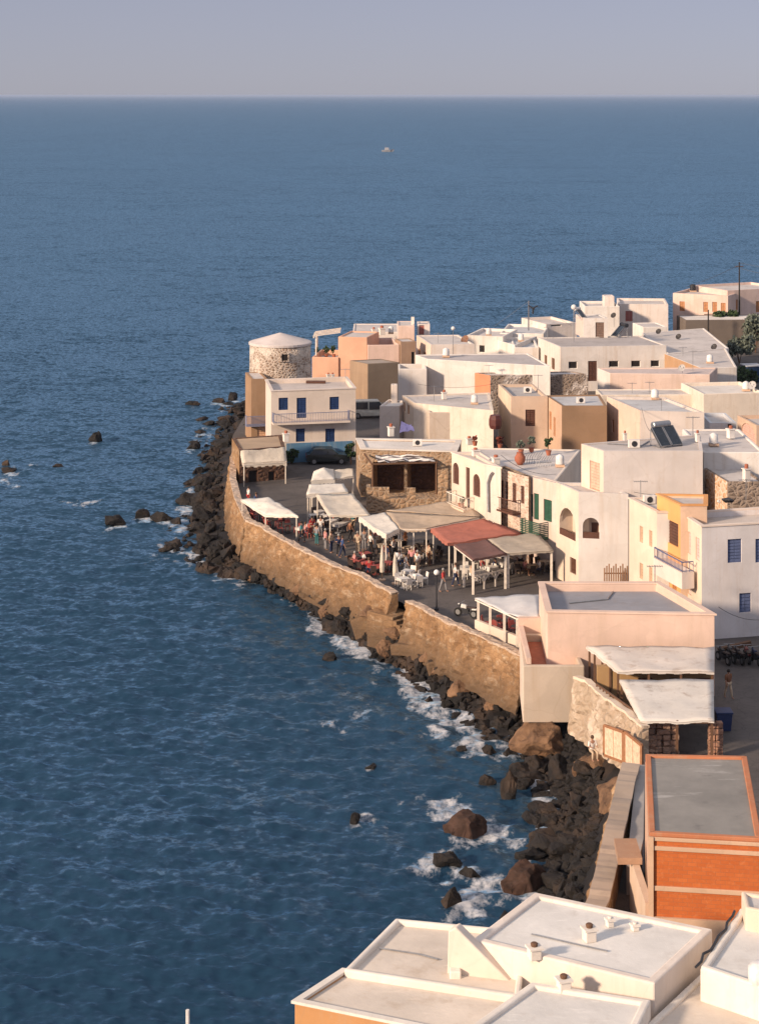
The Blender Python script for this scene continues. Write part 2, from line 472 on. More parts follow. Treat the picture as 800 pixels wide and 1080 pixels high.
def house(name, label, A, B, C, z, base=2.6, wall=None, roof=None, par=.35, wins=(), th=.25, cat='house',
          group=None, left=None, cap=None, D=None, depth=None, bevel=.04, roof_on=True):
    """A near-left, B near-right, C far-left roof corners as directions; z roof height.  wins: (face, u0, v0, u1, v1, kind, material)"""
    wall = wall or plaster(WHITE); roof = roof or M_ROOF
    a, b = xy(*A, z), xy(*B, z)
    if depth: 
        e = (b - a).normalized(); c = a + Vector((-e.y, e.x)) * depth
    else: c = xy(*C, z)
    d = xy(*D, z) if D else b + c - a
    cen = (a + b + c + d) / 4
    r = root(name, (cen.x, cen.y, max(base, 0)), label, cat, group)
    def inw(p, q):
        n = Vector((-(q - p).y, (q - p).x)).normalized()
        return n if n.dot(cen - p) > 0 else -n
    faces = {'f': Face(a, b, base, z, inw(a, b)), 'r': Face(b, d, base, z, inw(b, d)),
             'b': Face(d, c, base, z, inw(d, c)), 'l': Face(c, a, base, z, inw(c, a))}
    ops = []
    for w in wins:
        f, u0, v0, u1, v1, kind, mt = w[:7]
        fc = faces[f]
        s0, s1 = sorted((fc.s_at(u0), fc.s_at(u1)))
        um = (u0 + u1) / 2
        z1, z0 = fc.z_at(um, v0), fc.z_at(um, v1)
        s0 = max(.06, s0); s1 = min(fc.L - .06, s1); z1 = min(z1, z - .1); z0 = max(z0, base + .05)
        if s1 - s0 < .12 or z1 - z0 < .15: continue
        h = (s0, s1, z0, z1, 'arch' in w[7:]) + ((1.1,) if kind == 'loggia' else (2.6,) if kind == 'recess' else ())
        fc.holes.append(h); ops.append((fc, h, kind, mt))
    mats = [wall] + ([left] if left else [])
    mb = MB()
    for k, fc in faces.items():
        mb.cur = 1 if (left and k == 'l') else 0  # left wall's own material, mostly a warmer copy with the sunlight painted in
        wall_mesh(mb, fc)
    mb.cur = 0
    quad = [a, b, d, c]
    ins = []
    for i in range(4):
        p, prv, nxt = quad[i], quad[i - 1], quad[(i + 1) % 4]
        e1, e2 = (prv - p).normalized(), (nxt - p).normalized()
        sn = abs(e1.x * e2.y - e1.y * e2.x)
        ins.append(p + (e1 + e2) * (th / max(.3, sn)))
    for i in range(4):
        j = (i + 1) % 4
        mb.quad((*quad[i], z), (*quad[j], z), (*ins[j], z), (*ins[i], z))
        mb.quad((*ins[i], z), (*ins[j], z), (*ins[j], z - par - .1), (*ins[i], z - par - .1))
    wo_ = mb.build('wall', mats, r)
    if not ops and bevel:
        wd = wo_.modifiers.new('weld', 'WELD'); wd.merge_threshold = .002
        bv = wo_.modifiers.new('bevel', 'BEVEL'); bv.width = .07; bv.segments = 2; bv.limit_method = 'ANGLE'; bv.angle_limit = R(40)
    if roof_on:
        rf = MB(); zz = z - par
        rf.quad((*ins[0], zz), (*ins[1], zz), (*ins[2], zz), (*ins[3], zz))
        rf.build('roof', roof, r)
    if cap:
        cp = MB(); o = .07
        out = []
        for i in range(4):
            p, prv, nxt = quad[i], quad[i - 1], quad[(i + 1) % 4]
            e1, e2 = (prv - p).normalized(), (nxt - p).normalized()
            out.append(p - (e1 + e2) * o)
        for i in range(4):
            j = (i + 1) % 4
            lo = [(*out[i], z + .003), (*out[j], z + .003), (*ins[j], z + .003), (*ins[i], z + .003)]
            cp.hexa(lo, [(x, y, zz_ + .1) for x, y, zz_ in lo])
        cp.build('coping', cap, r)
    for fc, h, kind, mt in ops:
        opening(r, fc, h, kind, mt)
    r['_'] = 0
    del r['_']
    H = dict(root=r, faces=faces, z=z, a=a, b=b, c=c, d=d, ins=ins, roofz=z - par)
    return H

def chimney(label, u, v, z, h=.9, w=.45, mt=None, pot=None, name='chimney_stack', par=None):
    """a small stack standing on a roof of height z"""
    p = P(u, v, z)
    r = root(name, p, label, 'chimney')
    MB().box(p, w, w, h * .75, .3).build('stack', mt or plaster(WHITE), r, bevel=.03)
    MB().box(p + Vector((0, 0, h * .75 + .002)), w * 1.25, w * 1.25, .07, .3).build('cap', mt or plaster(WHITE), r)
    MB().lathe(p + Vector((0, 0, h * .75 + .075)), [(w * .28, 0), (w * .33, h * .2), (w * .24, h * .26)], 10).build('pot', pot or M_TERRA, r)
    return r

def railing(par, pts, z0, h=.95, mt=None, gap=.16, name='railing'):
    mb = MB()
    for i in range(len(pts) - 1):
        a, b = Vector(pts[i]), Vector(pts[i + 1]); L = (b - a).length
        n = max(1, int(L / gap))
        for k in range(n + 1):
            q = a + (b - a) * k / n
            mb.bar((q.x, q.y, z0), (q.x, q.y, z0 + h), .025)
        mb.bar((a.x, a.y, z0 + h), (b.x, b.y, z0 + h), .06)
        mb.bar((a.x, a.y, z0 + .1), (b.x, b.y, z0 + .1), .04)
    return mb.build(name, mt or M_RAIL, par)
# ------------------------------------------------------------------ the shore's plan
def plan(u, v, z): p = P(u, v, z); return (p.x, p.y)
SHORE = [  # (foot of the wall or land, its height), waterline
    ((2.0, 262.0), 2.0, (-6.0, 272.0)), ((-11.0, 236.0), 1.8, (-20.0, 246.0)),
    (plan(268, 436, 1.5), 1.5, plan(236, 432, 0)), (plan(243, 478, 1.5), 1.5, plan(206, 470, 0)),
    (plan(241, 505, 1.5), 1.5, plan(212, 503, 0)), (plan(247, 540, 1.5), 1.5, plan(192, 540, 0)),
    (plan(256, 573, 1.4), 1.4, plan(182, 577, 0)), (plan(275, 585, 1.9), 1.9, plan(226, 603, 0)),
    (plan(300, 595, 2.5), 2.5, plan(270, 614, 0)), (plan(350, 617, 2.8), 2.8, plan(322, 643, 0)),
    (plan(400, 640, 2.8), 2.8, plan(370, 678, 0)), (plan(430, 657, 2.7), 2.7, plan(420, 708, 0)),
    (plan(470, 683, 2.4), 2.4, plan(476, 748, 0)), (plan(547, 724, 1.5), 1.5, plan(538, 792, 0)),
    (plan(600, 758, 2.4), 2.4, plan(572, 800, 0)), (plan(640, 783, 2.8), 2.8, plan(574, 828, 0)),
    (plan(653, 815, 2.8), 2.8, plan(580, 864, 0)), (plan(640, 872, 2.8), 2.8, plan(578, 908, 0)),
    (plan(622, 948, 2.8), 2.8, plan(562, 952, 0)), ((7.6, 78.0), 2.8, (3.4, 86.0)), ((1.0, 73.5), 2.8, (-1.5, 77.0)),
    ((-4.2, 66.0), 2.8, (-6.5, 68.0)), ((-5.0, 52.0), 2.8, (-8.5, 52.0))]
def resample(pts, n):
    pts = [np.array(p, float) for p in pts]
    d = np.concatenate([[0], np.cumsum([np.linalg.norm(pts[i + 1] - pts[i]) for i in range(len(pts) - 1)])])
    t = np.linspace(0, d[-1], n); a = np.array(pts)
    return np.stack([np.interp(t, d, a[:, k]) for k in range(a.shape[1])], 1)
N_SH = 260
# resample foot and waterline by shared index so that the strips stay matched
par_ = np.arange(len(SHORE)); tt = np.linspace(0, len(SHORE) - 1, N_SH)
FOOT = np.stack([np.interp(tt, par_, [s[0][0] for s in SHORE]), np.interp(tt, par_, [s[0][1] for s in SHORE]), np.interp(tt, par_, [s[1] for s in SHORE])], 1)
WLINE = np.stack([np.interp(tt, par_, [s[2][0] for s in SHORE]), np.interp(tt, par_, [s[2][1] for s in SHORE])], 1)
def fbm(x, y, z, sc, oc=4):
    return noise.fractal(Vector((x * sc, y * sc, z * sc)), 1.0, 2.0, oc)

def rockmat():
    q = NT('volcanic_rock')
    n1 = q.noise(.9, 6, .65)
    c = q.mix(q.ramp(n1, [(.3, 0.0), (.7, 1.0)]), (0.007, 0.0065, 0.0065), (0.026, 0.021, 0.019))
    c = q.mix(q.ramp(q.noise(.35, 4, .6), [(.50, 0.0), (.68, .75)]), c, (0.075, 0.047, 0.031))
    b = q.bump(q.noise(2.2, 8, .7), .9, .18)
    b = q.bump(q.noise(9, 5, .7), .5, .04, b)
    return q.done(c, .75, b)
M_ROCK = rockmat()
def brownrock():
    q = NT('brown_conglomerate')
    c = q.mix(q.ramp(q.noise(.9, 6, .65), [(.3, 0.0), (.7, 1.0)]), (0.09, 0.05, 0.03), (0.26, 0.15, 0.085))
    c = q.mix(q.ramp(q.noise(2.6, 5, .7), [(.55, 0.0), (.7, .8)]), c, (0.05, 0.032, 0.025))
    return q.done(c, .9, q.bump(q.noise(2.2, 8, .7), .9, .2))
M_BROCK = brownrock()

# shore bed
mb = MB(); rows = []
for i in range(N_SH):
    f, w = FOOT[i], WLINE[i]
    fx, fy, fz = f; dx, dy = w[0] - fx, w[1] - fy
    L = max(.5, math.hypot(dx, dy)); ux, uy = dx / L, dy / L
    row = []
    for k, t in enumerate([-2.5, 0, .2, .4, .6, .8, 1.0]):
        if t < 0: x, y, z = fx - ux * 2.5, fy - uy * 2.5, fz
        else:
            x, y = fx + dx * t, fy + dy * t
            z = fz * (1 - t) ** 1.5 - .30 + .35 * fbm(x, y, 0, .55) * (1 if t > 0 else 0)
        row.append((x, y, z))
    for e in (2.0, 6.0): row.append((w[0] + ux * e, w[1] + uy * e, -.35 * e))
    rows.append(row)
nc = len(rows[0])
mb.add([p for r_ in rows for p in r_], [(i * nc + j, i * nc + j + 1, (i + 1) * nc + j + 1, (i + 1) * nc + j) for i in range(N_SH - 1) for j in range(nc - 1)])
struct(mb.build('rocky_shore', M_ROCK, smooth=True))

# paved ground
def asphalt():
    q = NT('worn_paving')
    c = q.mix(q.ramp(q.noise(.25, 6, .6), [(.3, 0.0), (.7, 1.0)]), (0.075, 0.066, 0.064), (0.13, 0.113, 0.106))
    c = q.mix(q.ramp(q.noise(1.6, 6, .7), [(.55, 0.0), (.7, .5)]), c, (0.055, 0.048, 0.047))
    v = q.n('ShaderNodeTexVoronoi'); v.feature = 'DISTANCE_TO_EDGE'; v.inputs['Scale'].default_value = 1.4; q.l(q.pos(), v.inputs['Vector'])
    c = q.mix(q.ramp(v.outputs['Distance'], [(.01, .35), (.04, 0.0)]), c, (0.04, 0.035, 0.034))
    return q.done(c, .85, q.bump(q.noise(5, 5, .6), .4, .03))
M_ASPH = asphalt()
edge = [(FOOT[i][0], FOOT[i][1]) for i in range(N_SH)]
inn = []
for i, (x, y) in enumerate(edge):
    dx, dy = FOOT[i][0] - WLINE[i][0], FOOT[i][1] - WLINE[i][1]; L = max(.5, math.hypot(dx, dy))
    inn.append((x + dx / L * .75, y + dy / L * .75))
poly = inn + [(140, 52), (140, 300), (60, 286), (25, 275)]
mb = MB(); n = len(poly)
mb.add([(x, y, 3.5) for x, y in poly], [tuple(range(n))])
struct(mb.build('promenade_ground', M_ASPH))

# ------------------------------------------------------------------ sea
STACKS = [  # lone rocks standing in the water: u, v of the waterline middle, width px, height px, label
    (100, 466, 13, 9, 'small pointed dark rock alone in the open water on the left'),
    (122, 554, 24, 15, 'outermost large black rock at the tip of the low reef'),
    (150, 546, 22, 8, 'flat black rock second from the tip of the low reef'),
    (171, 549, 22, 9, 'low black rock of the reef touching the dark headland boulders'),
    (6, 491, 8, 6, 'upper of two tiny dark rocks by the left border of the water'),
    (10, 498, 16, 4, 'lower flatter one of two tiny rocks by the left border of the water'),
    (62, 493, 11, 4, 'tiny low rock awash with foam left of the reef'),
    (202, 428, 16, 6, 'leftmost of three black rocks awash beside the round tower'),
    (230, 425, 15, 7, 'middle of three black rocks awash beside the round tower'),
    (246, 422, 14, 9, 'tallest of three black rocks awash nearest the round tower'),
    (491, 882, 38, 23, 'large square reddish-brown rock standing in the sea'),
    (473, 915, 34, 20, 'black humped rock with foam on its left flank'),
    (477, 956, 31, 17, 'low black rock in foam nearest the white foreground roof'),
    (496, 926, 19, 11, 'small black rock between two humped rocks in the sea'),
    (553, 940, 40, 28, 'big brown boulder with white foam at its seaward foot'),
    (538, 842, 18, 25, 'tall upright black rock just off the boulder beach'),
    (551, 822, 30, 17, 'wide black rock behind the tall upright rock'),
    (513, 828, 18, 12, 'small dark rock left of the tall upright rock'),
    (347, 697, 17, 11, 'double-topped black rock awash off the long sea wall'),
    (375, 868, 15, 11, 'lone small dark rock far out left of the square brown rock'),
    (391, 812, 12, 5, 'tiny flat rock barely above water in the open sea'),
    (472, 748, 18, 13, 'pointed black rock in the white surf below the sea wall'),
    (452, 742, 14, 7, 'small low rock left of the pointed one in the surf'),
    (516, 794, 13, 8, 'small black rock off the foot of the pink house'),
    (487, 792, 11, 5, 'tiny rock awash in front of the pink house'),
    (527, 768, 17, 8, 'low dark rock in surf left of the pink house'),
    (575, 862, 34, 11, 'long flat black rock lying at the beach edge'),
    (590, 905, 18, 12, 'rounded dark boulder in the shallows near the brick house'),
]
stack_pts = [(P(u, v, 0), w * (v - 100) / (v - 100) * (HC / (v - 100.0))) for u, v, w, h, _ in STACKS]

# a sheet of real waves in front of the village: rows close together near by, wider apart far out
ys = [60.0]
while ys[-1] < 1300: ys.append(ys[-1] + .24 * max(1.0, ys[-1] / 90.0) ** 1.4)
gy = np.array(ys); ny = len(gy); nx = 640
DY = np.gradient(gy)[:, None]
TT_ = np.linspace(-1, 1, nx)[None, :]
HW = (.235 * gy + 16.0)[:, None]
GX = TT_ * HW; GY = np.repeat(gy[:, None], nx, 1)
DX = 2 * HW / nx
Z = np.zeros_like(GX)
for k in range(150):
    lam = 0.55 * (4.6 / 0.55) ** (rng.random() ** 1.4)
    th_ = R(200) + rng.normal(0, .75)
    kx, ky = math.sin(th_), math.cos(th_)
    amp = 0.0060 * lam ** .55
    ph = rng.random() * 6.28
    w_ = 2 * math.pi / lam
    wob = .9 * np.sin(GX * .11 * rng.random() + GY * .09 * rng.random() + ph)
    fade = np.clip((lam / np.maximum(DY, DX) - 1.6) / 1.6, 0, 1)
    Z += fade * amp * np.sin((GX * kx + GY * ky) * w_ + ph + wob)
edge_f = np.minimum.reduce([np.clip((1 - np.abs(TT_)) * HW / 6, 0, 1) * np.ones_like(GX), np.clip((GY - 60) / 8, 0, 1), np.clip((gy[-1] - GY) / 500, 0, 1)])
Z = (Z + .1 * (Z * Z - (Z * Z).mean())) * edge_f
# foam: near the waterline and around the lone rocks, broken by noise
def blobs(n_, sx, sy, seed):
    r2 = np.random.default_rng(seed); out = np.zeros_like(GX)
    for k in range(n_):
        a, b, c = r2.normal(0, 1 / sx), r2.normal(0, 1 / sy), r2.random() * 6.28
        out += np.sin(GX * a + GY * b + c + 1.3 * np.sin(GX * b * .7 + GY * a * .8 + c * 3))
    return out / math.sqrt(n_ / 2)
B1, B2 = blobs(14, 1.1, 2.6, 3), blobs(14, .45, .9, 5)
foam = np.zeros_like(GX)
FO = []
for i in range(0, N_SH, 2):
    y = WLINE[i][1]
    amt = 1.0 if 104 < y < 146 else (.7 if y < 104 else (.75 if 146 <= y < 185 else .62))
    FO.append((WLINE[i][0], y, 1.9 if 106 < y < 140 else 1.3, amt))
for p, w in stack_pts: FO.append((p.x + w * .1, p.y - .6, max(.7, w * .7), .74))
for u, v, r_, a in [(85, 530, 2.2, .75), (30, 492, 2.6, .6), (15, 509, 2.0, .5), (420, 640 + 72, 2.4, .7), (400, 730, 2.6, .6), (370, 760, 1.8, .45), (470, 852, 1.7, .85), (445, 912, 1.0, 1.0),
                    (520, 883, 1.6, .9), (520, 945, 2.0, .9), (505, 950, 1.6, .85), (560, 795, 1.8, 1.0), (500, 735, 2.4, 1.0), (520, 775, 2.4, 1.0), (440, 715, 2.2, 1.0), (400, 695, 1.8, .9), (395, 863, 1.2, .6),
                    (480, 770, 2.6, .6), (425, 690, 1.2, .9), (215, 530, 3.0, .9), (225, 500, 3.0, .5), (255, 612, 2.0, .9), (340, 660, 1.3, .7), (20, 480, 3, .3), (440, 770, 3, .35), (200, 585, 2.6, .7)]:
    p = P(u, v, 0); FO.append((p.x, p.y, r_, a))
for x, y, r_, a in FO:
    j0, j1 = np.searchsorted(gy, [y - 5 * r_, y + 5 * r_])
    if j1 <= j0: continue
    gx_, gy_ = GX[j0:j1], GY[j0:j1]
    d2 = ((gx_ - x) / r_) ** 2 + ((gy_ - y) / (r_ * 1.35)) ** 2
    foam[j0:j1] = np.maximum(foam[j0:j1], a * np.exp(-d2 * .55))
FM = foam + .16 * B1 + .10 * B2
FM = ((FM - .50) / .42).clip(0, 1) * (foam > .06)
Z += foam * .06 * B2
vv = np.stack([GX, GY, Z], -1).reshape(-1, 3).astype(np.float32)
me = bpy.data.meshes.new('sea_water')
idx = np.arange(nx * ny).reshape(ny, nx)
q4 = np.stack([idx[:-1, :-1], idx[:-1, 1:], idx[1:, 1:], idx[1:, :-1]], -1).reshape(-1, 4)
BIG = 60000.0
ringv = np.array([(GX[0, 0], gy[0], 0), (GX[0, -1], gy[0], 0), (GX[-1, -1], gy[-1], 0), (GX[-1, 0], gy[-1], 0), (-BIG, -2000, 0), (BIG, -2000, 0), (BIG, BIG, 0), (-BIG, BIG, 0)], np.float32)
o_ = nx * ny
ring = np.array([(0, 4, 5, 1), (1, 5, 6, 2), (2, 6, 7, 3), (3, 7, 4, 0)]) + o_
ring = ring[:, ::-1]
vv = np.concatenate([vv, ringv]); q4 = np.concatenate([q4, ring[:, ::-1]])
me.vertices.add(len(vv)); me.vertices.foreach_set('co', vv.ravel())
me.loops.add(q4.size); me.loops.foreach_set('vertex_index', q4.ravel().astype(np.int32))
me.polygons.add(len(q4)); me.polygons.foreach_set('loop_start', np.arange(0, q4.size, 4, dtype=np.int32))
me.polygons.foreach_set('use_smooth', np.ones(len(q4), bool))
me.update(calc_edges=True); me.validate()
at = me.attributes.new('foam', 'FLOAT', 'POINT')
at.data.foreach_set('value', np.concatenate([FM.ravel(), np.zeros(8)]).astype(np.float32))
def sub1(q, x):
    m = q.n('ShaderNodeMath', operation='SUBTRACT'); q.l(x, m.inputs[0]); m.inputs[1].default_value = 1.42
    return m.outputs[0]
def seamat():
    q = NT('sea_water')
    at = q.n('ShaderNodeAttribute'); at.attribute_name = 'foam'
    fn = q.noise(1.9, 8, .72, vs=(1, .6, 1))
    f1 = q.n('ShaderNodeMath', operation='MULTIPLY'); q.l(fn, f1.inputs[0]); f1.inputs[1].default_value = 2.4
    ff = q.n('ShaderNodeMath', operation='MULTIPLY_ADD'); q.l(at.outputs['Fac'], ff.inputs[0]); ff.inputs[1].default_value = .62
    q.l(f1.outputs[0], ff.inputs[2])
    fm = q.n('ShaderNodeMath', operation='MULTIPLY'); q.l(q.ramp(sub1(q, ff.outputs[0]), [(.0, 0.0), (.5, .92)]), fm.inputs[0])
    q.l(q.ramp(at.outputs['Fac'], [(.02, 0.0), (.3, 1.0)]), fm.inputs[1])
    patch = q.noise(.016, 6, .62, vs=(1, .35, 1))
    c = q.mix(q.ramp(patch, [(.35, 0.0), (.68, 1.0)]), (0.011, 0.034, 0.066), (0.019, 0.053, 0.098))
    c = q.mix(fm.outputs[0], c, (0.50, 0.50, 0.52))
    rg = q.mix(fm.outputs[0], .28, .8)
    # wavelet slopes of several sizes, added to the surface normal
    acc = None
    for sc_, k_, vs_ in ((.03, .07, (.5, 1, 1)), (.16, .09, (.6, 1, 1)), (.6, .13, (.7, 1, 1)), (1.3, .20, (.75, 1, 1)), (2.8, .34, (.8, 1, 1))):
        x = q.n('ShaderNodeTexNoise'); x.inputs['Scale'].default_value = sc_; x.inputs['Detail'].default_value = 2.5
        q.l(q.pos(vs_), x.inputs['Vector'])
        m1 = q.n('ShaderNodeVectorMath', operation='SUBTRACT'); q.l(x.outputs['Color'], m1.inputs[0]); m1.inputs[1].default_value = (.5, .5, .5)
        m2 = q.n('ShaderNodeVectorMath', operation='MULTIPLY'); q.l(m1.outputs[0], m2.inputs[0]); m2.inputs[1].default_value = (k_ * 2.2, k_ * 4.4, 0)
        if acc is None: acc = m2.outputs[0]
        else:
            m3 = q.n('ShaderNodeVectorMath', operation='ADD'); q.l(acc, m3.inputs[0]); q.l(m2.outputs[0], m3.inputs[1]); acc = m3.outputs[0]
    m4 = q.n('ShaderNodeVectorMath', operation='ADD'); q.l(acc, m4.inputs[0]); q.l(q.geo.outputs['Normal'], m4.inputs[1])
    m5 = q.n('ShaderNodeVectorMath', operation='NORMALIZE'); q.l(m4.outputs[0], m5.inputs[0])
    b = m5.outputs[0]
    q.t.nodes.remove(q.b)
    df = q.n('ShaderNodeBsdfDiffuse'); q.l(c, df.inputs['Color']); q.l(b, df.inputs['Normal'])
    gl = q.n('ShaderNodeBsdfGlossy'); q.l(b, gl.inputs['Normal']); q.l(rg, gl.inputs['Roughness']); gl.inputs['Color'].default_value = (.50, .78, 1.0, 1)
    fr = q.n('ShaderNodeFresnel'); fr.inputs['IOR'].default_value = 1.33; q.l(b, fr.inputs['Normal'])
    f2 = q.n('ShaderNodeMath', operation='MULTIPLY'); q.l(fr.outputs[0], f2.inputs[0]); f2.inputs[1].default_value = .78
    mx = q.n('ShaderNodeMixShader'); q.l(f2.outputs[0], mx.inputs[0]); q.l(df.outputs[0], mx.inputs[1]); q.l(gl.outputs[0], mx.inputs[2])
    q.l(mx.outputs[0], q.t.nodes['Material Output'].inputs['Surface'])
    return q.m
me.materials.append(seamat())
sea = bpy.data.objects.new('sea_water', me); COL.objects.link(sea); struct(sea)

# ------------------------------------------------------------------ boulders
def boulder_mesh(seed, squat=.75, sub=3, npts=15):
    r_ = random.Random(seed)
    bm = bmesh.new()
    pts = []
    for k in range(npts):
        v = Vector((r_.gauss(0, 1), r_.gauss(0, 1), r_.gauss(0, 1))).normalized()
        v *= r_.uniform(.32, .58); v.z *= squat; pts.append(bm.verts.new(v))
    res = bmesh.ops.convex_hull(bm, input=pts)
    bmesh.ops.delete(bm, geom=[g for g in res['geom_interior'] if isinstance(g, bmesh.types.BMVert)], context='VERTS')
    loose = [v for v in bm.verts if not v.link_faces]
    bmesh.ops.delete(bm, geom=loose, context='VERTS')
    bmesh.ops.bevel(bm, geom=bm.edges[:], offset=.025, segments=1, affect='EDGES', clamp_overlap=True)
    bmesh.ops.triangulate(bm, faces=bm.faces[:])
    for k in range(sub - 1):
        bmesh.ops.subdivide_edges(bm, edges=[e for e in bm.edges if e.calc_length() > .11], cuts=1, use_grid_fill=True)
        bmesh.ops.triangulate(bm, faces=bm.faces[:])
    off = Vector((seed * 3.1, seed * 1.7, 0))
    bm.normal_update()
    for v in bm.verts:
        n_ = noise.fractal(v.co * 3.2 + off, 1, 2, 4)
        v.co += v.normal * (n_ * .06 + .03 * noise.noise(v.co * 9 + off))
    me = bpy.data.meshes.new('boulder')
    bm.to_mesh(me); bm.free()
    return me
BM = []
for k in range(10):
    m_ = boulder_mesh(100 + k, random.Random(k).uniform(.6, .95)); m_.materials.append(M_ROCK if k % 5 else M_ROCK); BM.append(m_)
M_RROCK = plain('reddish_rock', (0.055, 0.030, 0.022), .85, 0, .6, 1.4)
BMR = boulder_mesh(211, .9, 3, 30); BMR.materials.append(M_RROCK)
BMB = boulder_mesh(205, .8, 3, 24); BMB.materials.append(M_BROCK)
def place_rock(me_, loc, s, label, group=None, rz=None, name='boulder', tilt=.35):
    o = bpy.data.objects.new(name, me_); COL.objects.link(o)
    o.location = loc; o.scale = s
    o.rotation_euler = (random.uniform(-tilt, tilt), random.uniform(-tilt, tilt), random.uniform(0, 6.28) if rz is None else rz)
    return tag(o, label, 'rock', group)
for i, (u, v, w, h, lab) in enumerate(STACKS):
    k = HC / (v - 100.0)
    W_, H_ = w * k, h * k
    p = P(u, v, 0)
    me_ = BMR if 'reddish' in lab or 'big brown' in lab else BM[(i * 3) % 10]
    place_rock(me_, (p.x, p.y + W_ * .25, H_ * .12), (W_ * 1.22, W_ * .95, H_ * 2.5), lab, None, random.uniform(-.3, .3), 'sea_rock', .12)

def on_shore(i, t):
    f, w = FOOT[i], WLINE[i]
    x, y = f[0] + (w[0] - f[0]) * t, f[1] + (w[1] - f[1]) * t
    return x, y, f[2] * (1 - min(t, 1)) ** 1.5 - .28 - max(0, t - 1) * .5
ZONES = [  # index range by distance, count, sizes, label, group
    (188, 250, 44, (.7, 2.1), 'black boulder among those heaped under the round tower', 'boulders under the round tower'),
    (158, 188, 56, (.8, 2.7), 'black boulder in the wide heap off the stone kiosk corner', 'boulders at the kiosk corner'),
    (119, 158, 70, (.6, 2.2), 'dark boulder in the narrow belt below the long curved sea wall', 'boulders below the curved sea wall'),
    (80, 113, 72, (.6, 2.4), 'grey-black boulder on the small beach below the brick house', 'boulders of the small beach')]
for y0, y1, cnt, (s0, s1), lab, grp in ZONES:
    ids = [i for i in range(N_SH) if y0 <= FOOT[i][1] < y1]
    for k in range(cnt):
        i = ids[int(random.random() * len(ids))]
        t = .24 + random.random() ** .9 * .93
        x, y, z = on_shore(i, t)
        s = s0 + (s1 - s0) * random.random() ** 3.0
        place_rock(BM[random.randrange(10)], (x, y, z + s * .16), (s * random.uniform(.9, 1.35), s * random.uniform(.8, 1.1), s * random.uniform(.75, 1.15)), lab, grp)
for k in range(26):      # outliers standing in the wash
    i = random.choice([i for i in range(N_SH) if 150 <= FOOT[i][1] < 225 or 92 <= FOOT[i][1] < 112]); x, y, z = on_shore(i, random.uniform(1.05, 1.4)); s = random.uniform(.7, 2.0)
    far = y > 140
    place_rock(BM[random.randrange(10)], (x, y, -.05), (s * 1.3, s, s), ('outlying black boulder washed by foam off the headland point' if far else 'outlying black boulder in the shallows off the small beach'), 'outlying boulders of the headland' if far else 'outlying boulders of the beach')
ids = [i for i in range(N_SH) if 124 <= FOOT[i][1] < 156]
for k in range(12):      # tan blocks fallen from the wall
    x, y, z = on_shore(ids[int(random.random() * len(ids))], random.uniform(.15, .7)); s = random.uniform(.7, 1.7)
    place_rock(BMB, (x, y, z + s * .2), (s * 1.3, s, s * .9), 'tan brown block lying between the black boulders under the long curved sea wall', 'tan blocks at the sea wall foot')
for u, v, s in ((262, 430, 2.0), (257, 441, 1.6), (266, 447, 1.8), (252, 452, 1.5), (260, 458, 2.2), (247, 463, 1.6), (270, 440, 1.5), (243, 447, 1.4), (254, 470, 1.4), (263, 468, 1.7), (268, 425, 1.6), (250, 436, 1.3)):
    place_rock(BM[random.randrange(10)], P(u, v, 2.4) + Vector((0, 0, .3)), (s * 1.2, s, s * 1.1), 'black boulder among those heaped under the round tower', 'boulders under the round tower')
# the smaller stones between them, beyond counting
mb = MB()
small = [boulder_mesh(300 + k, .8, 1) for k in range(5)]
sv_ = [([v.co.copy() for v in m_.vertices], [tuple(p.vertices) for p in m_.polygons]) for m_ in small]
for k in range(3000):
    i = random.randrange(10, N_SH - 12)
    if random.random() < .35: i = int(N_SH * random.uniform(.62, .82))
    x, y, z = on_shore(i, random.uniform(.2, 1.14))
    s = .28 + .8 * random.random() ** 1.8
    rm = Matrix.Rotation(random.random() * 6.28, 3, 'Z') @ Matrix.Rotation(random.uniform(-.6, .6), 3, 'X')
    vs, fs = sv_[k % 5]
    mb.add([rm @ (c * s) + Vector((x, y, z + s * .12)) for c in vs], fs)
tag(mb.build('rubble', M_ROCK), 'loose black stones filling the gaps between the shore boulders', 'stones', None, 'stuff')
for m_ in small: bpy.data.meshes.remove(m_)

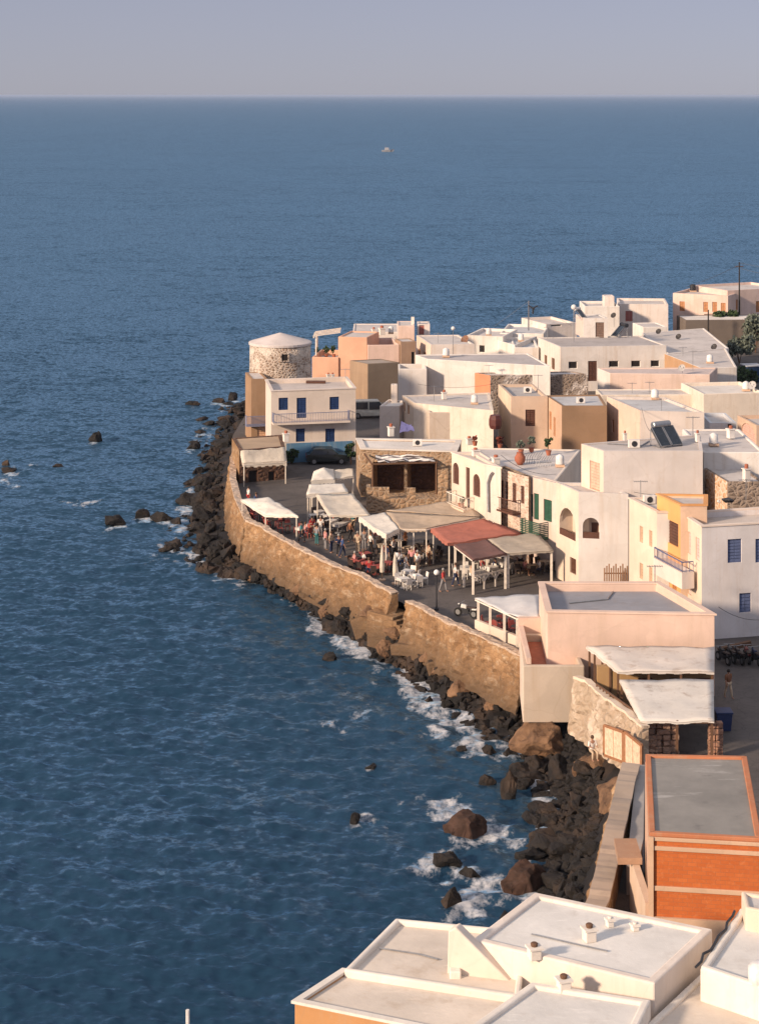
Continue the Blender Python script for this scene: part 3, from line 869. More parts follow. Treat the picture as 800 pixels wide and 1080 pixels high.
# ------------------------------------------------------------------ sea walls
def seawall(name, label, pts, foot, mt, inner_z=3.4, w=.55, batter=.45, seed=0, step=.32, cat='sea wall', coping=None):
    """pts: world (x, y, ztop) along the outer top edge, land on the right-hand side when walking"""
    L = sum(math.dist(pts[i][:2], pts[i + 1][:2]) for i in range(len(pts) - 1))
    n = max(6, int(L / step))
    a = resample(pts, n); mb = MB(); rows = []
    fz = np.interp(np.linspace(0, 1, n), np.linspace(0, 1, len(foot)), foot)
    for i in range(n):
        t = a[min(i + 1, n - 1)] - a[max(i - 1, 0)]; t = t / np.linalg.norm(t[:2])
        ox, oy = -t[1] * SIDE, t[0] * SIDE          # outward
        x, y, z = a[i]
        z += .10 * fbm(x, y, seed, .8)
        row = []
        for k in range(13):
            f_ = k / 12; zz = fz[i] + (z - fz[i]) * f_
            o = batter * (1 - f_) + .24 * fbm(x, y, zz + seed, .7) + .17 * fbm(x, y, zz * 1.6 + seed, 1.9) + (.22 * max(0, .5 - f_) if fbm(x, y, seed, .5) > -.1 else 0)
            row.append((x + ox * o, y + oy * o, zz))
        row += [(x - ox * .08, y - oy * .08, z + .05), (x - ox * w, y - oy * w, z + .03), (x - ox * (w + .03), y - oy * (w + .03), inner_z)]
        rows.append(row)
    m = len(rows[0])
    mb.add([p for r_ in rows for p in r_], [(i * m + j, i * m + j + 1, (i + 1) * m + j + 1, (i + 1) * m + j) for i in range(n - 1) for j in range(m - 1)])
    for e in (0, n - 1): mb.add(rows[e], [tuple(range(m))])
    if not coping:
        return tag(mb.build(name, mt), label, cat)
    cx_, cy_ = a[n // 2][0], a[n // 2][1]
    r = root(name, (cx_, cy_, inner_z), label, cat)
    mb.build('wall', mt, r)
    cb = MB(); cr = []
    for row in rows:
        p0, p1 = Vector(row[-3]), Vector(row[-2]); e_ = (p1 - p0).normalized(); z_ = Vector((0, 0, .012)); jit = Vector((0, 0, .05 * fbm(p0.x, p0.y, 9, 1.7)))
        cr.append([p0 - e_ * .09 + z_ + Vector((0, 0, -.10)), p0 - e_ * .09 + z_ + jit + Vector((0, 0, .05)), p1 + e_ * .06 + z_ + jit + Vector((0, 0, .05)), p1 + e_ * .06 + z_ + Vector((0, 0, -.10))])
    cb.add([p for q_ in cr for p in q_], [(i * 4 + j, i * 4 + (j + 1) % 4, (i + 1) * 4 + (j + 1) % 4, (i + 1) * 4 + j) for i in range(n - 1) for j in range(4)] + [(0, 1, 2, 3), tuple((n - 1) * 4 + j for j in (3, 2, 1, 0))])
    cb.build('coping', coping, r)
    return r
SIDE = -1
M_LITCOPE = stone([(.60, .46, .36), (.50, .36, .27), (.66, .54, .44)], (.44, .32, .23), 1.5, .05)  # paler than the wall below: the sunlit crest put into the stone colour
def w3(u, v, z): p = P(u, v, z); return (p.x, p.y, p.z)
seawall('sea_wall', 'straight tan sea wall running along the kiosk towards the headland', [w3(249, 464, 4.6), w3(243, 485, 4.5), w3(242, 505, 4.3), w3(247, 525, 4.3), w3(258, 549, 4.3)], [1.0, 1.0, 1.2], M_SEAWALL, seed=1, coping=M_LITCOPE)
seawall('sea_wall', 'long curved ochre sea wall below the promenade restaurants', [w3(258.6, 549.5, 4.3), w3(275, 557, 4.3), w3(300, 572, 4.3), w3(340, 592, 4.3), w3(380, 609, 4.3), w3(402, 621, 4.3), w3(412, 626.5, 4.3)], [1.1, .9, .9], M_SEAWALL, seed=2, coping=M_LITCOPE)
seawall('sea_wall', 'ochre sea wall between the concrete landing and the pink house', [w3(427, 634, 4.3), w3(470, 657, 4.4), w3(500, 670, 4.5), w3(530, 684, 4.5), w3(551, 695, 4.5)], [.9, 1.0, 1.0], M_SEAWALL, seed=4, coping=M_LITCOPE)
seawall('sea_wall', 'curved cream stone wall in front of the timber taverna', [w3(604, 715, 5.5), w3(617, 720, 5.5), w3(635, 736, 5.5), w3(655, 750, 5.6), w3(676, 767, 5.65)], [2.3, 2.6, 3.0], M_CREAMWALL, seed=5, w=.4, batter=.5, coping=plaster((0.74, 0.60, 0.47)))
seawall('sea_wall', 'concrete topped retaining wall beside the orange brick house', [w3(656, 806, 5.1), w3(651, 822, 5.0), w3(640, 868, 5.0), w3(621, 945, 5.0), (7.6, 77.5, 5.0)], [2.6, 2.6, 2.4], M_SEAWALL, seed=6, w=.85, batter=.4, coping=roofing((0.42, 0.33, 0.26), .5))
# ------------------------------------------------------------------ houses, far to near
def W2(f, *rects, kind='dark', mt=None):
    return [(f, *r_, kind, mt) for r_ in rects]
wl = plaster(WHITE); pinkw = plaster((0.75, 0.665, 0.61)); creamw = plaster(CREAM); tanw = plaster(TAN, .7, (.16, .11, .08)); greyw = plaster(GREYW)

# round tower
c = P(295.5, 470, 1.0); c = Vector((295.5 - 400, 0, 0)) * 0; d_ = 206.0
cx = (295.5 - 400) * d_ / F
tw = root('round_tower', (cx, d_, 1.0), 'round rubble stone tower with low conical roof at the headland', 'tower')
mb = MB()
prof = [(3.55, 0)] + [(3.5 - .2 * k / 10, 12.0 * k / 10) for k in range(1, 11)]
n_ = 40
mb.lathe((cx, d_, 1.0), prof, n_)
mb.build('wall', M_STONE_TOWER, tw, smooth=True)
mb = MB(); mb.lathe((cx, d_, 12.95), [(3.42, 0), (3.42, .22), (3.3, .28), (0.12, 1.2), (0.0, 1.22)], 40)
mb.build('roof', roofing((0.60, 0.53, 0.50), .3), tw)
# its small square opening, set in a frame
ang = math.asin((301.7 - 295.5) * d_ / F / 3.35)
fx, fy = cx + 3.36 * math.sin(ang), d_ - 3.36 * math.cos(ang)
mb = MB(); zz = HC - (381 - 100) * fy / F
for sx, sz, lx, lz in ((-.40, -.05, .14, .92), (.40, -.05, .14, .92), (0, -.05, .66, .12), (0, .75, .66, .12)):
    mb.box((fx + sx * math.cos(ang), fy + sx * math.sin(ang) - .02, zz + sz), lx, .22, lz, ang)
w = mb.build('window', M_STONE_TOWER, tw)
MB().box((fx - .03 * math.sin(ang), fy + .06, zz + .02), .72, .2, .8, ang).build('pane', M_DARK, w)

# far houses along the back, right
house('house', 'far bright pinkish house at the top right with orange windows', (709, 309), (767, 312), (705.5, 306), 10.4, wall=plaster((0.72, 0.55, 0.48)), depth=9,
      wins=W2('f', (716, 318, 721.5, 328), (741, 318.5, 746, 329), (750.5, 318.5, 755.5, 329), (759.5, 319.5, 764.5, 329), kind='shut', mt=M_ORNG))
house('house', 'tall far pink house behind the utility pole in the top right corner', (766.5, 306.5), (830, 303), (764, 304), 10.9, wall=plaster((0.72, 0.55, 0.48)), depth=9,
      wins=W2('f', (772.5, 316, 777.5, 327), (796.5, 317.5, 806, 329), kind='shut', mt=M_ORNG))
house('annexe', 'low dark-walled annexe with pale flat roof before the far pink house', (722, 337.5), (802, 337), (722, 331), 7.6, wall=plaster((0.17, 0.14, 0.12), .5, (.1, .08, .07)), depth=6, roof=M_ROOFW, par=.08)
house('house', 'white two-level house with red shutter behind the grey house', (652, 320.5), (704, 321), (650, 317.5), 9.6, wall=pinkw, depth=8, wins=W2('f', (659, 328, 666.5, 339), kind='shut', mt=plain('faded_red_joinery', (.34, .12, .10), .6)))
house('house', 'small pale house with a tall square chimney block behind the bulkhead', (616, 323), (653, 323), (613, 321), 9.7, wall=wl, depth=7)
house('bulkhead', 'narrow slab shaped chimney block on the roof crest', (636.5, 312.5), (647.5, 312.5), (634.5, 311), 10.9, base=8.5, wall=pinkw, depth=2.2, par=.08)
house('house', 'pale low house left of the white satellite ball', (575.5, 342), (608, 340.5), (572, 339.5), 8.9, wall=pinkw, depth=8, wins=[('f', 580.5, 342.3, 591.5, 344.5, 'dark', None)])
house('house', 'flat grey roofed block with dark slot opening right of the grey house', (677.5, 345), (703, 344.5), (673, 341), 8.3, wall=wl, depth=5, par=.1)
house('house', 'long low pale house at the back below the steel mast', (527, 351), (573, 352), (521, 350), 8.4, wall=wl, depth=10, roof=M_ROOFB)
house('house', 'pale grey house behind the satellite dish at the back', (492, 353.5), (530, 355), (487, 350), 8.6, wall=wl, depth=8, wins=W2('f', (505, 364, 511, 372), kind='dark'))
house('house', 'small white cube with a shaded right wall behind the big grey roof', (524.5, 359), (542.5, 364), (521.5, 357), 8.1, wall=wl, D=(566, 354.5), roof=M_ROOFB)
house('house', 'long pale shed with blue-grey flat roof at the back', (542, 366.5), (568, 366.5), (536, 352), 7.9, wall=greyw, roof=M_ROOFB)

GH = house('house', 'large grey walled house with a row of small dark openings', (590.5, 366), (702, 364), (567, 356), 9.0, wall=greyw, roof=roofing((0.44, 0.40, 0.385)), par=.1,
      wins=W2('f', (599, 381.3, 608.5, 389), (641.5, 380.5, 652, 387.5), (665, 380.3, 675, 387.3), (685.5, 380, 695, 387), kind='dark') + W2('f', (619.7, 380.7, 629, 402), kind='door', mt=M_BROWN)
      + W2('l', (573.5, 374.5, 576.5, 388), (581, 377.5, 584.5, 389.5), kind='shut', mt=M_TIMB), left=pinkw)
house('bulkhead', 'stair bulkhead with brown door on the grey house roof', (615, 335.5), (640.5, 335.5), (606.5, 331.5), 11.4, base=8.85, wall=greyw, left=plaster((0.72, 0.58, 0.52)), par=.1,
      wins=W2('f', (627.5, 340, 636.5, 357), kind='door', mt=plain('old_brown_door', (.20, .13, .10), .6)))
house('house', 'grey roofed house with a side wall tinted sunlit orange-tan on the right', (738, 388), (776.5, 387), (700, 373), 8.3, wall=greyw, left=plaster((0.50, 0.30, 0.17)), roof=M_ROOF, D=(765, 367), par=.12)  # orange of the left wall is evening light put into its colour
house('house', 'pale flat house behind the sun-tinted orange wall carrying aerials', (704, 373), (768, 367), (676, 351), 8.1, wall=greyw, D=(742, 346), par=.1)
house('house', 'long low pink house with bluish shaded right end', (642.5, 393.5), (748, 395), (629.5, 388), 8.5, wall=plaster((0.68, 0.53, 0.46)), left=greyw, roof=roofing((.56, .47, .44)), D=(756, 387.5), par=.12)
house('house', 'cream walled house behind bushes by the right border', (741, 415.5), (806, 414), (731, 409), 8.0, wall=creamw, depth=8, roof=M_ROOFW)
house('house', 'pale low roof strip between the pink house and the cream cube', (633, 416.5), (746, 416), (627, 413.5), 7.3, wall=creamw, depth=4, par=.1)
house('house', 'small blue-white house with dark doorway near the right border', (748, 446), (776, 446), (742, 441), 7.4, wall=plaster((0.58, 0.60, 0.64)), depth=6, wins=W2('f', (766.5, 444.5, 771, 453), kind='dark'))
house('house', 'warm lit house with an arched niche at the right border', (797, 449), (830, 448), (777, 438), 8.3, wall=plaster((0.64, 0.46, 0.34)), depth=None,
      wins=[('l', 781, 447, 796, 465, 'shut', plain('salmon_joinery', (.62, .40, .33), .7), 'arch')])
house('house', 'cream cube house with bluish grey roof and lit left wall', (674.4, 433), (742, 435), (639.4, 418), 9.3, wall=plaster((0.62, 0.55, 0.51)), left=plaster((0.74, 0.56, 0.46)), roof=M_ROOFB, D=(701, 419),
      wins=W2('l', (644.6, 442.5, 647, 456), kind='shut', mt=M_ORNG), par=.25)
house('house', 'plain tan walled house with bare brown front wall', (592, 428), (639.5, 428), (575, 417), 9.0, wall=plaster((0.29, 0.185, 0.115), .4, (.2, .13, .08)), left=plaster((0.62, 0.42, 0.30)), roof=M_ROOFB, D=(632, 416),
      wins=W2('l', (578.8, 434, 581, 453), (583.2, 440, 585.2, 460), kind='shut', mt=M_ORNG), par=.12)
# rough strip wall with coral end
house('house', 'narrow rough stone house with a bright coral end wall', (516.5, 396), (620, 394.5), (500, 393), 8.9, wall=stone([(.20, .15, .12), (.30, .23, .18), (.24, .18, .14)], (.30, .24, .2), 2.4, .07, (.55, .49, .45), .55), left=plaster((0.72, 0.27, 0.15), .25), roof=roofing((.55, .50, .48)), par=.1)
house('house', 'big pale grey block with blank front wall and wide roof', (450, 378.5), (580, 386), (437.5, 374), 10.0, wall=greyw, roof=roofing((.48, .44, .43)), D=(556.5, 372.5), par=.1)
house('house', 'cream house with brown shuttered window beside the coral wall', (538.5, 418), (577, 418), (525, 405), 9.1, wall=plaster((0.60, 0.46, 0.36)), left=plaster((0.72, 0.57, 0.44)), roof=roofing((.44, .42, .41)),
      wins=W2('f', (553.7, 432, 564, 449.5), kind='shut', mt=M_BROWN), par=.3)
house('house', 'white block with a slit window in its lit side near the back', (454, 363.5), (500, 363), (439, 353.5), 9.4, wall=pinkw, left=plaster((0.74, 0.60, 0.50)), roof=M_ROOF,
      wins=W2('l', (441, 368, 443, 385), (446.5, 371, 449, 386), kind='shut', mt=M_ORNG), par=.12)
house('bulkhead', 'narrow tan stair tower with dark doorway among the back roofs', (422.5, 360.5), (438.5, 360), (421, 356), 9.5, wall=plaster((0.36, 0.24, 0.17)), depth=3, par=.06, wins=W2('f', (433.5, 371, 437.5, 386), kind='dark'))
house('house', 'pink lit cube with a thin white chimney at the back', (419, 343.5), (437, 343.5), (417.5, 342), 10.6, wall=plaster((0.72, 0.55, 0.48)), depth=5, par=.08)
house('bulkhead', 'small block with red-brown door right of the thin chimney', (440, 342), (453, 342), (438.5, 340), 10.6, wall=pinkw, depth=3, par=.08, wins=W2('f', (441.5, 343, 447, 353), kind='door', mt=plain('faded_red_joinery', (.34, .12, .10), .6)))

# salmon house
SH = house('house', 'salmon coloured house with tall square stair block', (356.5, 355), (387, 356), (353, 353), 10.0, wall=plaster(SALMON, .25), depth=6, par=.15)
house('terrace', 'salmon terrace wall with plants under a white pergola', (329, 376.5), (357, 377), (328, 374), 7.45, wall=plaster(SALMON, .25), depth=7, par=.7)
house('house', 'low pink parapet house right of the salmon stair block', (387.5, 364), (421, 363.5), (386, 361), 9.1, wall=plaster((0.74, 0.54, 0.46)), depth=7, par=.9, roof=M_TERRA)
house('house', 'flat grey roofed back house with a short double chimney', (372, 350), (421, 350), (374, 346), 8.6, wall=pinkw, depth=9, par=.1)
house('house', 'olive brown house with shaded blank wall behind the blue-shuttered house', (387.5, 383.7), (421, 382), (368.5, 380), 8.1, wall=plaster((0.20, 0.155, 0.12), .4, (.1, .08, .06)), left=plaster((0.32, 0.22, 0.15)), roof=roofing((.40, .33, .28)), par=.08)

# small white terrace house
house('house', 'white open terrace box with laundry below the big grey block', (420, 389), (450, 389), (418, 385.5), 9.2, wall=greyw, depth=4, par=1.7)
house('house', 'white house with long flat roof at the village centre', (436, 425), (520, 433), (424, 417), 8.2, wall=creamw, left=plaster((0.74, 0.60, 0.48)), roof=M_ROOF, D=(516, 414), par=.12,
      wins=W2('l', (429.5, 427, 431.5, 437), (425, 424, 427, 434), kind='shut', mt=M_ORNG))
house('house', 'low pale house with worn roof edge above the stone restaurant', (452, 435), (520, 434.5), (446, 431), 7.6, wall=plaster((0.60, 0.50, 0.42), .8), depth=5, par=.15, roof=M_ROOF)
house('house', 'white house with tall red chimney pot behind the stone restaurant', (400, 428), (421, 428), (409.5, 421), 7.3, wall=pinkw, left=plaster((0.72, 0.58, 0.48)), roof=M_ROOFW, D=(434, 423), par=.2)
house('bulkhead', 'thin white upright chimney wall on the small white house', (412.3, 406), (419, 406), (411.8, 405), 9.0, base=7.0, wall=pinkw, depth=1.0, par=.05)

# blue shuttered house
MWH = plaster((0.70, 0.60, 0.52), .3)
BH = house('house', 'white two-storey house with blue shutters and blue plinth by the headland', (286, 413), (375, 410), (280, 401), 10.6, wall=MWH, roof=roofing((.56, .49, .45), .4), par=.35, cap=plaster((0.72, 0.62, 0.55), .2),
      wins=W2('f', (293.8, 419.5, 303.8, 432.5), (347.5, 418.5, 357.5, 432), (312, 452, 321.5, 466), (343, 452, 353, 466), kind='shut', mt=M_BLUE) + W2('f', (312.8, 419.5, 323, 441), kind='door', mt=M_BLUE))
fc = BH['faces']['f']
mb = MB(); zb = fc.z_at(320, 443.5)
def along(fc, s, out, z): q = fc.p + fc.e * s - fc.inn * out; return Vector((q.x, q.y, z))
s0, s1 = fc.s_at(286.5), fc.s_at(367)
mb.hexa([along(fc, s0, 1.1, zb - .18), along(fc, s1, 1.1, zb - .18), along(fc, s1, .003, zb - .18), along(fc, s0, .003, zb - .18)], [along(fc, s0, 1.1, zb), along(fc, s1, 1.1, zb), along(fc, s1, .003, zb), along(fc, s0, .003, zb)])
bal = mb.build('balcony', MWH, BH['root'])
railing(bal, [along(fc, s0 + .05, 0.05, 0), along(fc, s0 + .05, 1.04, 0), along(fc, s1 - .05, 1.04, 0), along(fc, s1 - .05, .05, 0)], zb, .9)
mb = MB(); zt = fc.z_at(330, 466.5); s0, s1 = fc.s_at(302), fc.s_at(371)
mb.hexa([along(fc, s0, .12, 3.4), along(fc, s1, .12, 3.4), along(fc, s1, .003, 3.4), along(fc, s0, .003, 3.4)], [along(fc, s0, .12, zt), along(fc, s1, .12, zt), along(fc, s1, .003, zt), along(fc, s0, .003, zt)])
mb.build('plinth', plaster((0.10, 0.22, 0.36), .6, (.3, .28, .26)), BH['root'])
# tan annexe with its railed balcony over the rocks
TA = house('annexe', 'tall narrow tan annexe over the rocks with a blue-grey balcony', (265, 400), (282, 399.5), (264.5, 397), 10.2, base=.8, wall=plaster((0.36, 0.22, 0.13), .4), depth=5, par=.05,
           wins=W2('f', (271.5, 448, 280, 460), kind='shut', mt=plain('pale_orange_shutter', (.70, .42, .26), .6)))
fc = TA['faces']['f']; mb = MB(); zb = fc.z_at(270, 447)
s0, s1 = fc.s_at(258.5), fc.s_at(286)
mb.hexa([along(fc, s0, 1.0, zb - .12), along(fc, s1, 1.0, zb - .12), along(fc, s1, .003, zb - .12), along(fc, s0, .003, zb - .12)], [along(fc, s0, 1.0, zb), along(fc, s1, 1.0, zb), along(fc, s1, .003, zb), along(fc, s0, .003, zb)])
bal = mb.build('balcony', M_RAIL, TA['root'])
railing(bal, [along(fc, s0 + .05, .05, 0), along(fc, s0 + .05, .95, 0), along(fc, s1 - .05, .95, 0), along(fc, s1 - .05, .05, 0)], zb, .95, gap=.09)

# kiosk by the wall
KS = house('kiosk', 'brown stone kiosk with tan flat roof on the sea wall corner', (252.5, 475), (300.5, 471), (244.5, 462), 6.6, base=2.6, wall=M_STONE_DARK, left=M_SEAWALL, roof=roofing((.44, .32, .22), .4), D=(297, 458.5), par=.06, th=.35,
           wins=W2('f', (262, 496, 272, 510), (283, 497, 290, 510), kind='dark', mt=M_BROWN), cat='kiosk')
# stone restaurant: main block and its terrace
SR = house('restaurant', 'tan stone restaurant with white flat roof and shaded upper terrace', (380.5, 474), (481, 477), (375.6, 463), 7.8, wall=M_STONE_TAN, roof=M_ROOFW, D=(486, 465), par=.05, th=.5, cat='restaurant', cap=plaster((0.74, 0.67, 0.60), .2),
           wins=W2('f', (393, 487.5, 426, 522.5), (429, 487.5, 459, 522.5), kind='recess', mt=M_STONE_DARK) + W2('l', (376.8, 479, 379, 486), kind='dark'))  # back of the recesses in darker stone, their shade painted in
a, b = xy(386, 541, 3.5), xy(471, 541, 3.5)
mb = MB(); e = (b - a).normalized(); nn = Vector((-e.y, e.x)); Lx = (b - a).length; zt = 4.75
mb.prism([a + e * .41 + nn * .41, b - e * .41 + nn * .41, b - e * .41 + nn * 5.0, a + e * .41 + nn * 5.0], 3.4, zt - .55)
def pbox(s0, s1, d0, d1, z0, z1):
    q = [a + e * s0 + nn * d0, a + e * s1 + nn * d0, a + e * s1 + nn * d1, a + e * s0 + nn * d1]; mb.prism(q, z0, z1)
pbox(0, Lx, 0, .4, 3.4, zt); pbox(0, .4, .4, 5.0, 3.4, zt); pbox(Lx - .4, Lx, .4, 5.0, 3.4, zt)
pbox(.05, 2.0, .002, .38, zt, zt + .95); pbox(3.55, 4.3, .002, .38, zt, zt + .9); pbox(Lx - .8, Lx - .02, .002, .38, zt, zt + .95); pbox(.002, .38, .45, 1.6, zt, zt + .95)
te = mb.build('terrace', M_STONE_TAN, SR['root'])
# white restaurant with arched openings
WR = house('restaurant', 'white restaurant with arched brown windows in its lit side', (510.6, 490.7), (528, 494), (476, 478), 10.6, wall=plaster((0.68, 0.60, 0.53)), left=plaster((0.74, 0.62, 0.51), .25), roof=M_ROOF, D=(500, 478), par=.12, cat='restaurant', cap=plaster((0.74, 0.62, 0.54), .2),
           wins=[('l', 477.3, 488, 483.6, 510.5, 'shut', M_BROWN, 'arch'), ('l', 491, 493, 495, 527, 'door', M_BROWN), ('l', 498.6, 500, 506, 523.5, 'shut', M_BROWN, 'arch')])
fc = WR['faces']['l']; mb = MB(); zb = 6.75; s0, s1 = fc.s_at(481), fc.s_at(500)
mb.hexa([along(fc, s0, 1.0, zb - .15), along(fc, s1, 1.0, zb - .15), along(fc, s1, .003, zb - .15), along(fc, s0, .003, zb - .15)], [along(fc, s0, 1.0, zb), along(fc, s1, 1.0, zb), along(fc, s1, .003, zb), along(fc, s0, .003, zb)])
bal = mb.build('balcony', plaster((0.70, 0.56, 0.44)), WR['root'])
railing(bal, [along(fc, s0 + .05, .05, 0), along(fc, s0 + .05, .93, 0), along(fc, s1 - .05, .93, 0), along(fc, s1 - .05, .05, 0)], zb, .95, M_WTIMB, .22)
# stone-faced house with balconies
SF = house('house', 'stone faced house with dark red balcony beside the arched restaurant', (557, 503), (559, 502.3), (523, 493.5), 10.3, wall=M_STONE_TAN, left=stone([(.60, .44, .34), (.52, .36, .27), (.66, .52, .42)], (.62, .50, .42), 2.2, .06, (.70, .55, .45), .55), roof=M_ROOF, D=(532, 491), par=.2, th=.25,
           wins=W2('l', (526, 506.5, 530.5, 532), (532.5, 508, 535.5, 533), (540, 509.5, 544, 530), (549, 512.5, 552.5, 531), kind='shut', mt=M_BROWN))
GF = house('house', 'white house front with green shutters and a green balcony', (586, 509.5), (600, 511), (557, 502.5), 10.2, wall=plaster((0.66, 0.56, 0.50)), left=plaster((0.70, 0.56, 0.49)), roof=M_ROOF, D=(575, 503.5), par=.15,
           wins=W2('l', (559, 521, 562, 545), (573, 527, 581.5, 550), kind='shut', mt=M_GREEN) + W2('l', (562.6, 520.5, 567.8, 548), kind='door', mt=M_GREEN))
def front_balcony(H, f, u0, u1, vb, mt, rmt, out=.9, solid=False, h=.95):
    fc = H['faces'][f]; zb = fc.z_at((u0 + u1) / 2, vb); s0, s1 = fc.s_at(u0), fc.s_at(u1); mb = MB()
    mb.hexa([along(fc, s0, out, zb - .15), along(fc, s1, out, zb - .15), along(fc, s1, .003, zb - .15), along(fc, s0, .003, zb - .15)], [along(fc, s0, out, zb), along(fc, s1, out, zb), along(fc, s1, .003, zb), along(fc, s0, .003, zb)])
    bal = mb.build('balcony', mt, H['root'])
    pts = [along(fc, s0 + .04, .05, 0), along(fc, s0 + .04, out - .05, 0), along(fc, s1 - .04, out - .05, 0), along(fc, s1 - .04, .05, 0)]
    if solid:
        m2 = MB()
        for i in range(3):
            p, q = pts[i], pts[i + 1]
            for k in range(9):
                z0 = zb + .003 + h * k / 9
                m2.tube([(p.x, p.y, z0 + .05), (q.x, q.y, z0 + .05)], .047, 4)
        m2.build('railing', rmt, bal)
    else: railing(bal, pts, zb, h, rmt)
    return bal
front_balcony(SF, 'l', 522.5, 549, 536.5, M_BROWN, M_BROWN, .8)
front_balcony(GF, 'l', 557.5, 578, 564, M_GREEN, M_GREEN, 1.0, True, 1.25)
house('house', 'grey flat roof terrace with clay jar and wire racks behind the stone front', (534, 496), (586, 507), (497, 472), 9.85, wall=creamw, roof=M_ROOF, D=(612, 474), par=.08)
# big white arched house
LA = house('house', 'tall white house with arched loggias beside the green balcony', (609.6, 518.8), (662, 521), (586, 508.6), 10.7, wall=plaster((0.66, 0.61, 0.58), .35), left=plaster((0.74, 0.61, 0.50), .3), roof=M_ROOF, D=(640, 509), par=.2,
           wins=[('l', 589.5, 536, 606.5, 567, 'loggia', plaster((0.70, 0.58, 0.48)), 'arch'), ('f', 614, 546, 631.5, 568, 'loggia', plaster((0.62, 0.50, 0.42)), 'arch')] + W2('l', (600.5, 588.5, 607, 605), kind='shut', mt=M_BROWN))
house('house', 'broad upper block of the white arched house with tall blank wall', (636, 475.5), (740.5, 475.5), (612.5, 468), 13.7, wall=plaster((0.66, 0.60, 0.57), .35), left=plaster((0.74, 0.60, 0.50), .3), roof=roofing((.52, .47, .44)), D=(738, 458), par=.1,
      wins=W2('l', (621.5, 487, 632, 517), kind='door', mt=plain('peach_door', (.62, .40, .30), .6)))
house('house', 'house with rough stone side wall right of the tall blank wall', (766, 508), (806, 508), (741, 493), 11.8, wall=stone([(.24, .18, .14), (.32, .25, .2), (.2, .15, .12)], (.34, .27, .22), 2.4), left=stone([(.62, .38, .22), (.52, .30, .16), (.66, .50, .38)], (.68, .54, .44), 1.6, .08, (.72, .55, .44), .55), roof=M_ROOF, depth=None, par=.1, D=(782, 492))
house('house', 'pale flat block between the solar heater and the niche house', (741, 477), (806, 477), (741, 466), 13.0, wall=wl, roof=M_ROOF, par=.1, depth=10)

# orange and white house on the right
OWl = plaster((0.76, 0.62, 0.50), .25)  # sunlit copy of the white render; the fronts are greyer
OW = house('house', 'white two-storey house with blue shutters at the right border', (739.4, 556), (830, 551), (717, 541.5), 11.05, wall=plaster((0.70, 0.66, 0.655), .3), left=OWl, roof=roofing((.54, .47, .42), .5), D=(806, 536), par=.35, cap=plaster((0.74, 0.62, 0.53), .2),
           wins=W2('f', (766.7, 568.5, 781.5, 593.5), (796, 568, 812, 593), (779, 625.5, 791.5, 646), kind='shut', mt=M_GBLUE) + W2('l', (724.5, 561, 728, 584), (733, 567, 737, 591), (724.5, 613, 728.5, 627), kind='shut', mt=plain('pale_joinery', (.56, .45, .42), .6)))
OM = house('house', 'narrow apricot orange house between two white house fronts', (717, 533.5), (745, 533.5), (692.3, 522), 11.9, wall=plaster((0.72, 0.50, 0.36)), left=plaster((0.76, 0.40, 0.15), .25), roof=M_ROOF, D=(745, 523), par=.12, cap=plaster((0.70, 0.34, 0.13), .2),
           wins=W2('l', (700.5, 549.5, 714.7, 574), kind='shut', mt=M_BROWN) + W2('l', (693.4, 596, 698, 616), kind='door', mt=M_BROWN) + W2('l', (702, 605.5, 706, 620), (708.5, 609, 713, 624), kind='shut', mt=M_ORNG))
OF = house('house', 'white end house with four slim windows left of the apricot front', (692.3, 541), (720, 541), (662.8, 526), 11.0, wall=wl, left=OWl, roof=M_ROOF, D=(700, 525), par=.35, cap=plaster((0.74, 0.60, 0.50), .2),
           wins=W2('l', (674, 555, 677.5, 572), (684, 559.5, 687.3, 576.5), (674, 594, 677.5, 610.5), (684, 598, 687.3, 614), kind='shut', mt=plain('ochre_joinery', (.50, .33, .22), .6)))
fc = OM['faces']['l']; s0, s1 = fc.s_at(701), fc.s_at(731.5); z1 = fc.z_at(716, 595); z0 = fc.z_at(716, 612)
mb = MB(); mb.hexa([along(fc, s0, .9, z0), along(fc, s1, .9, z0), along(fc, s1, .003, z0), along(fc, s0, .003, z0)], [along(fc, s0, .9, z1), along(fc, s1, .9, z1), along(fc, s1, .003, z1), along(fc, s0, .003, z1)])
bal = mb.build('balcony', plaster((0.74, 0.64, 0.58), .2), OM['root'])
railing(bal, [along(fc, s0 + .05, .05, 0), along(fc, s0 + .05, .85, 0), along(fc, s1 - .05, .85, 0), along(fc, s1 - .05, .05, 0)], z1, .7, plain('blue_railing', (.08, .11, .24), .5), .2)

# pink house by the sea
PKW = plaster((0.68, 0.50, 0.41), .3)
PK = house('house', 'pink house with high parapet around a blue-grey roof', (576, 646), (753.5, 649), (568, 615), 8.4, wall=PKW, left=plaster((0.74, 0.56, 0.45), .25), roof=roofing((0.30, 0.30, 0.33), .5), par=.45, th=.35, D=(695, 615), cap=plaster((0.74, 0.55, 0.45), .25))
AN = house('terrace', 'low plastered sea terrace with red floor below the pink house', (551, 702), (616, 702), (547, 668), 5.7, base=2.3, wall=plaster((0.56, 0.46, 0.37), .7), left=plaster((0.70, 0.56, 0.46)), roof=M_TERRA, D=(600, 668), par=.45, th=.3)
mb = MB(); p0, p1 = PD(546.5, 652, 121.2), PD(576, 652, 121.2)
mb.prism([(p0.x, 121.2), (p1.x, 121.2), (p1.x, 121.6), (p0.x, 121.6)], 5.0, HC - (652 - 100) * 121.2 / F)
mb.prism([(8.85, 114.2), (9.12, 114.2), (9.18, 121.15), (8.88, 121.15)], 5.72, 6.1)
mb.build('back_wall', PKW, AN['root'])
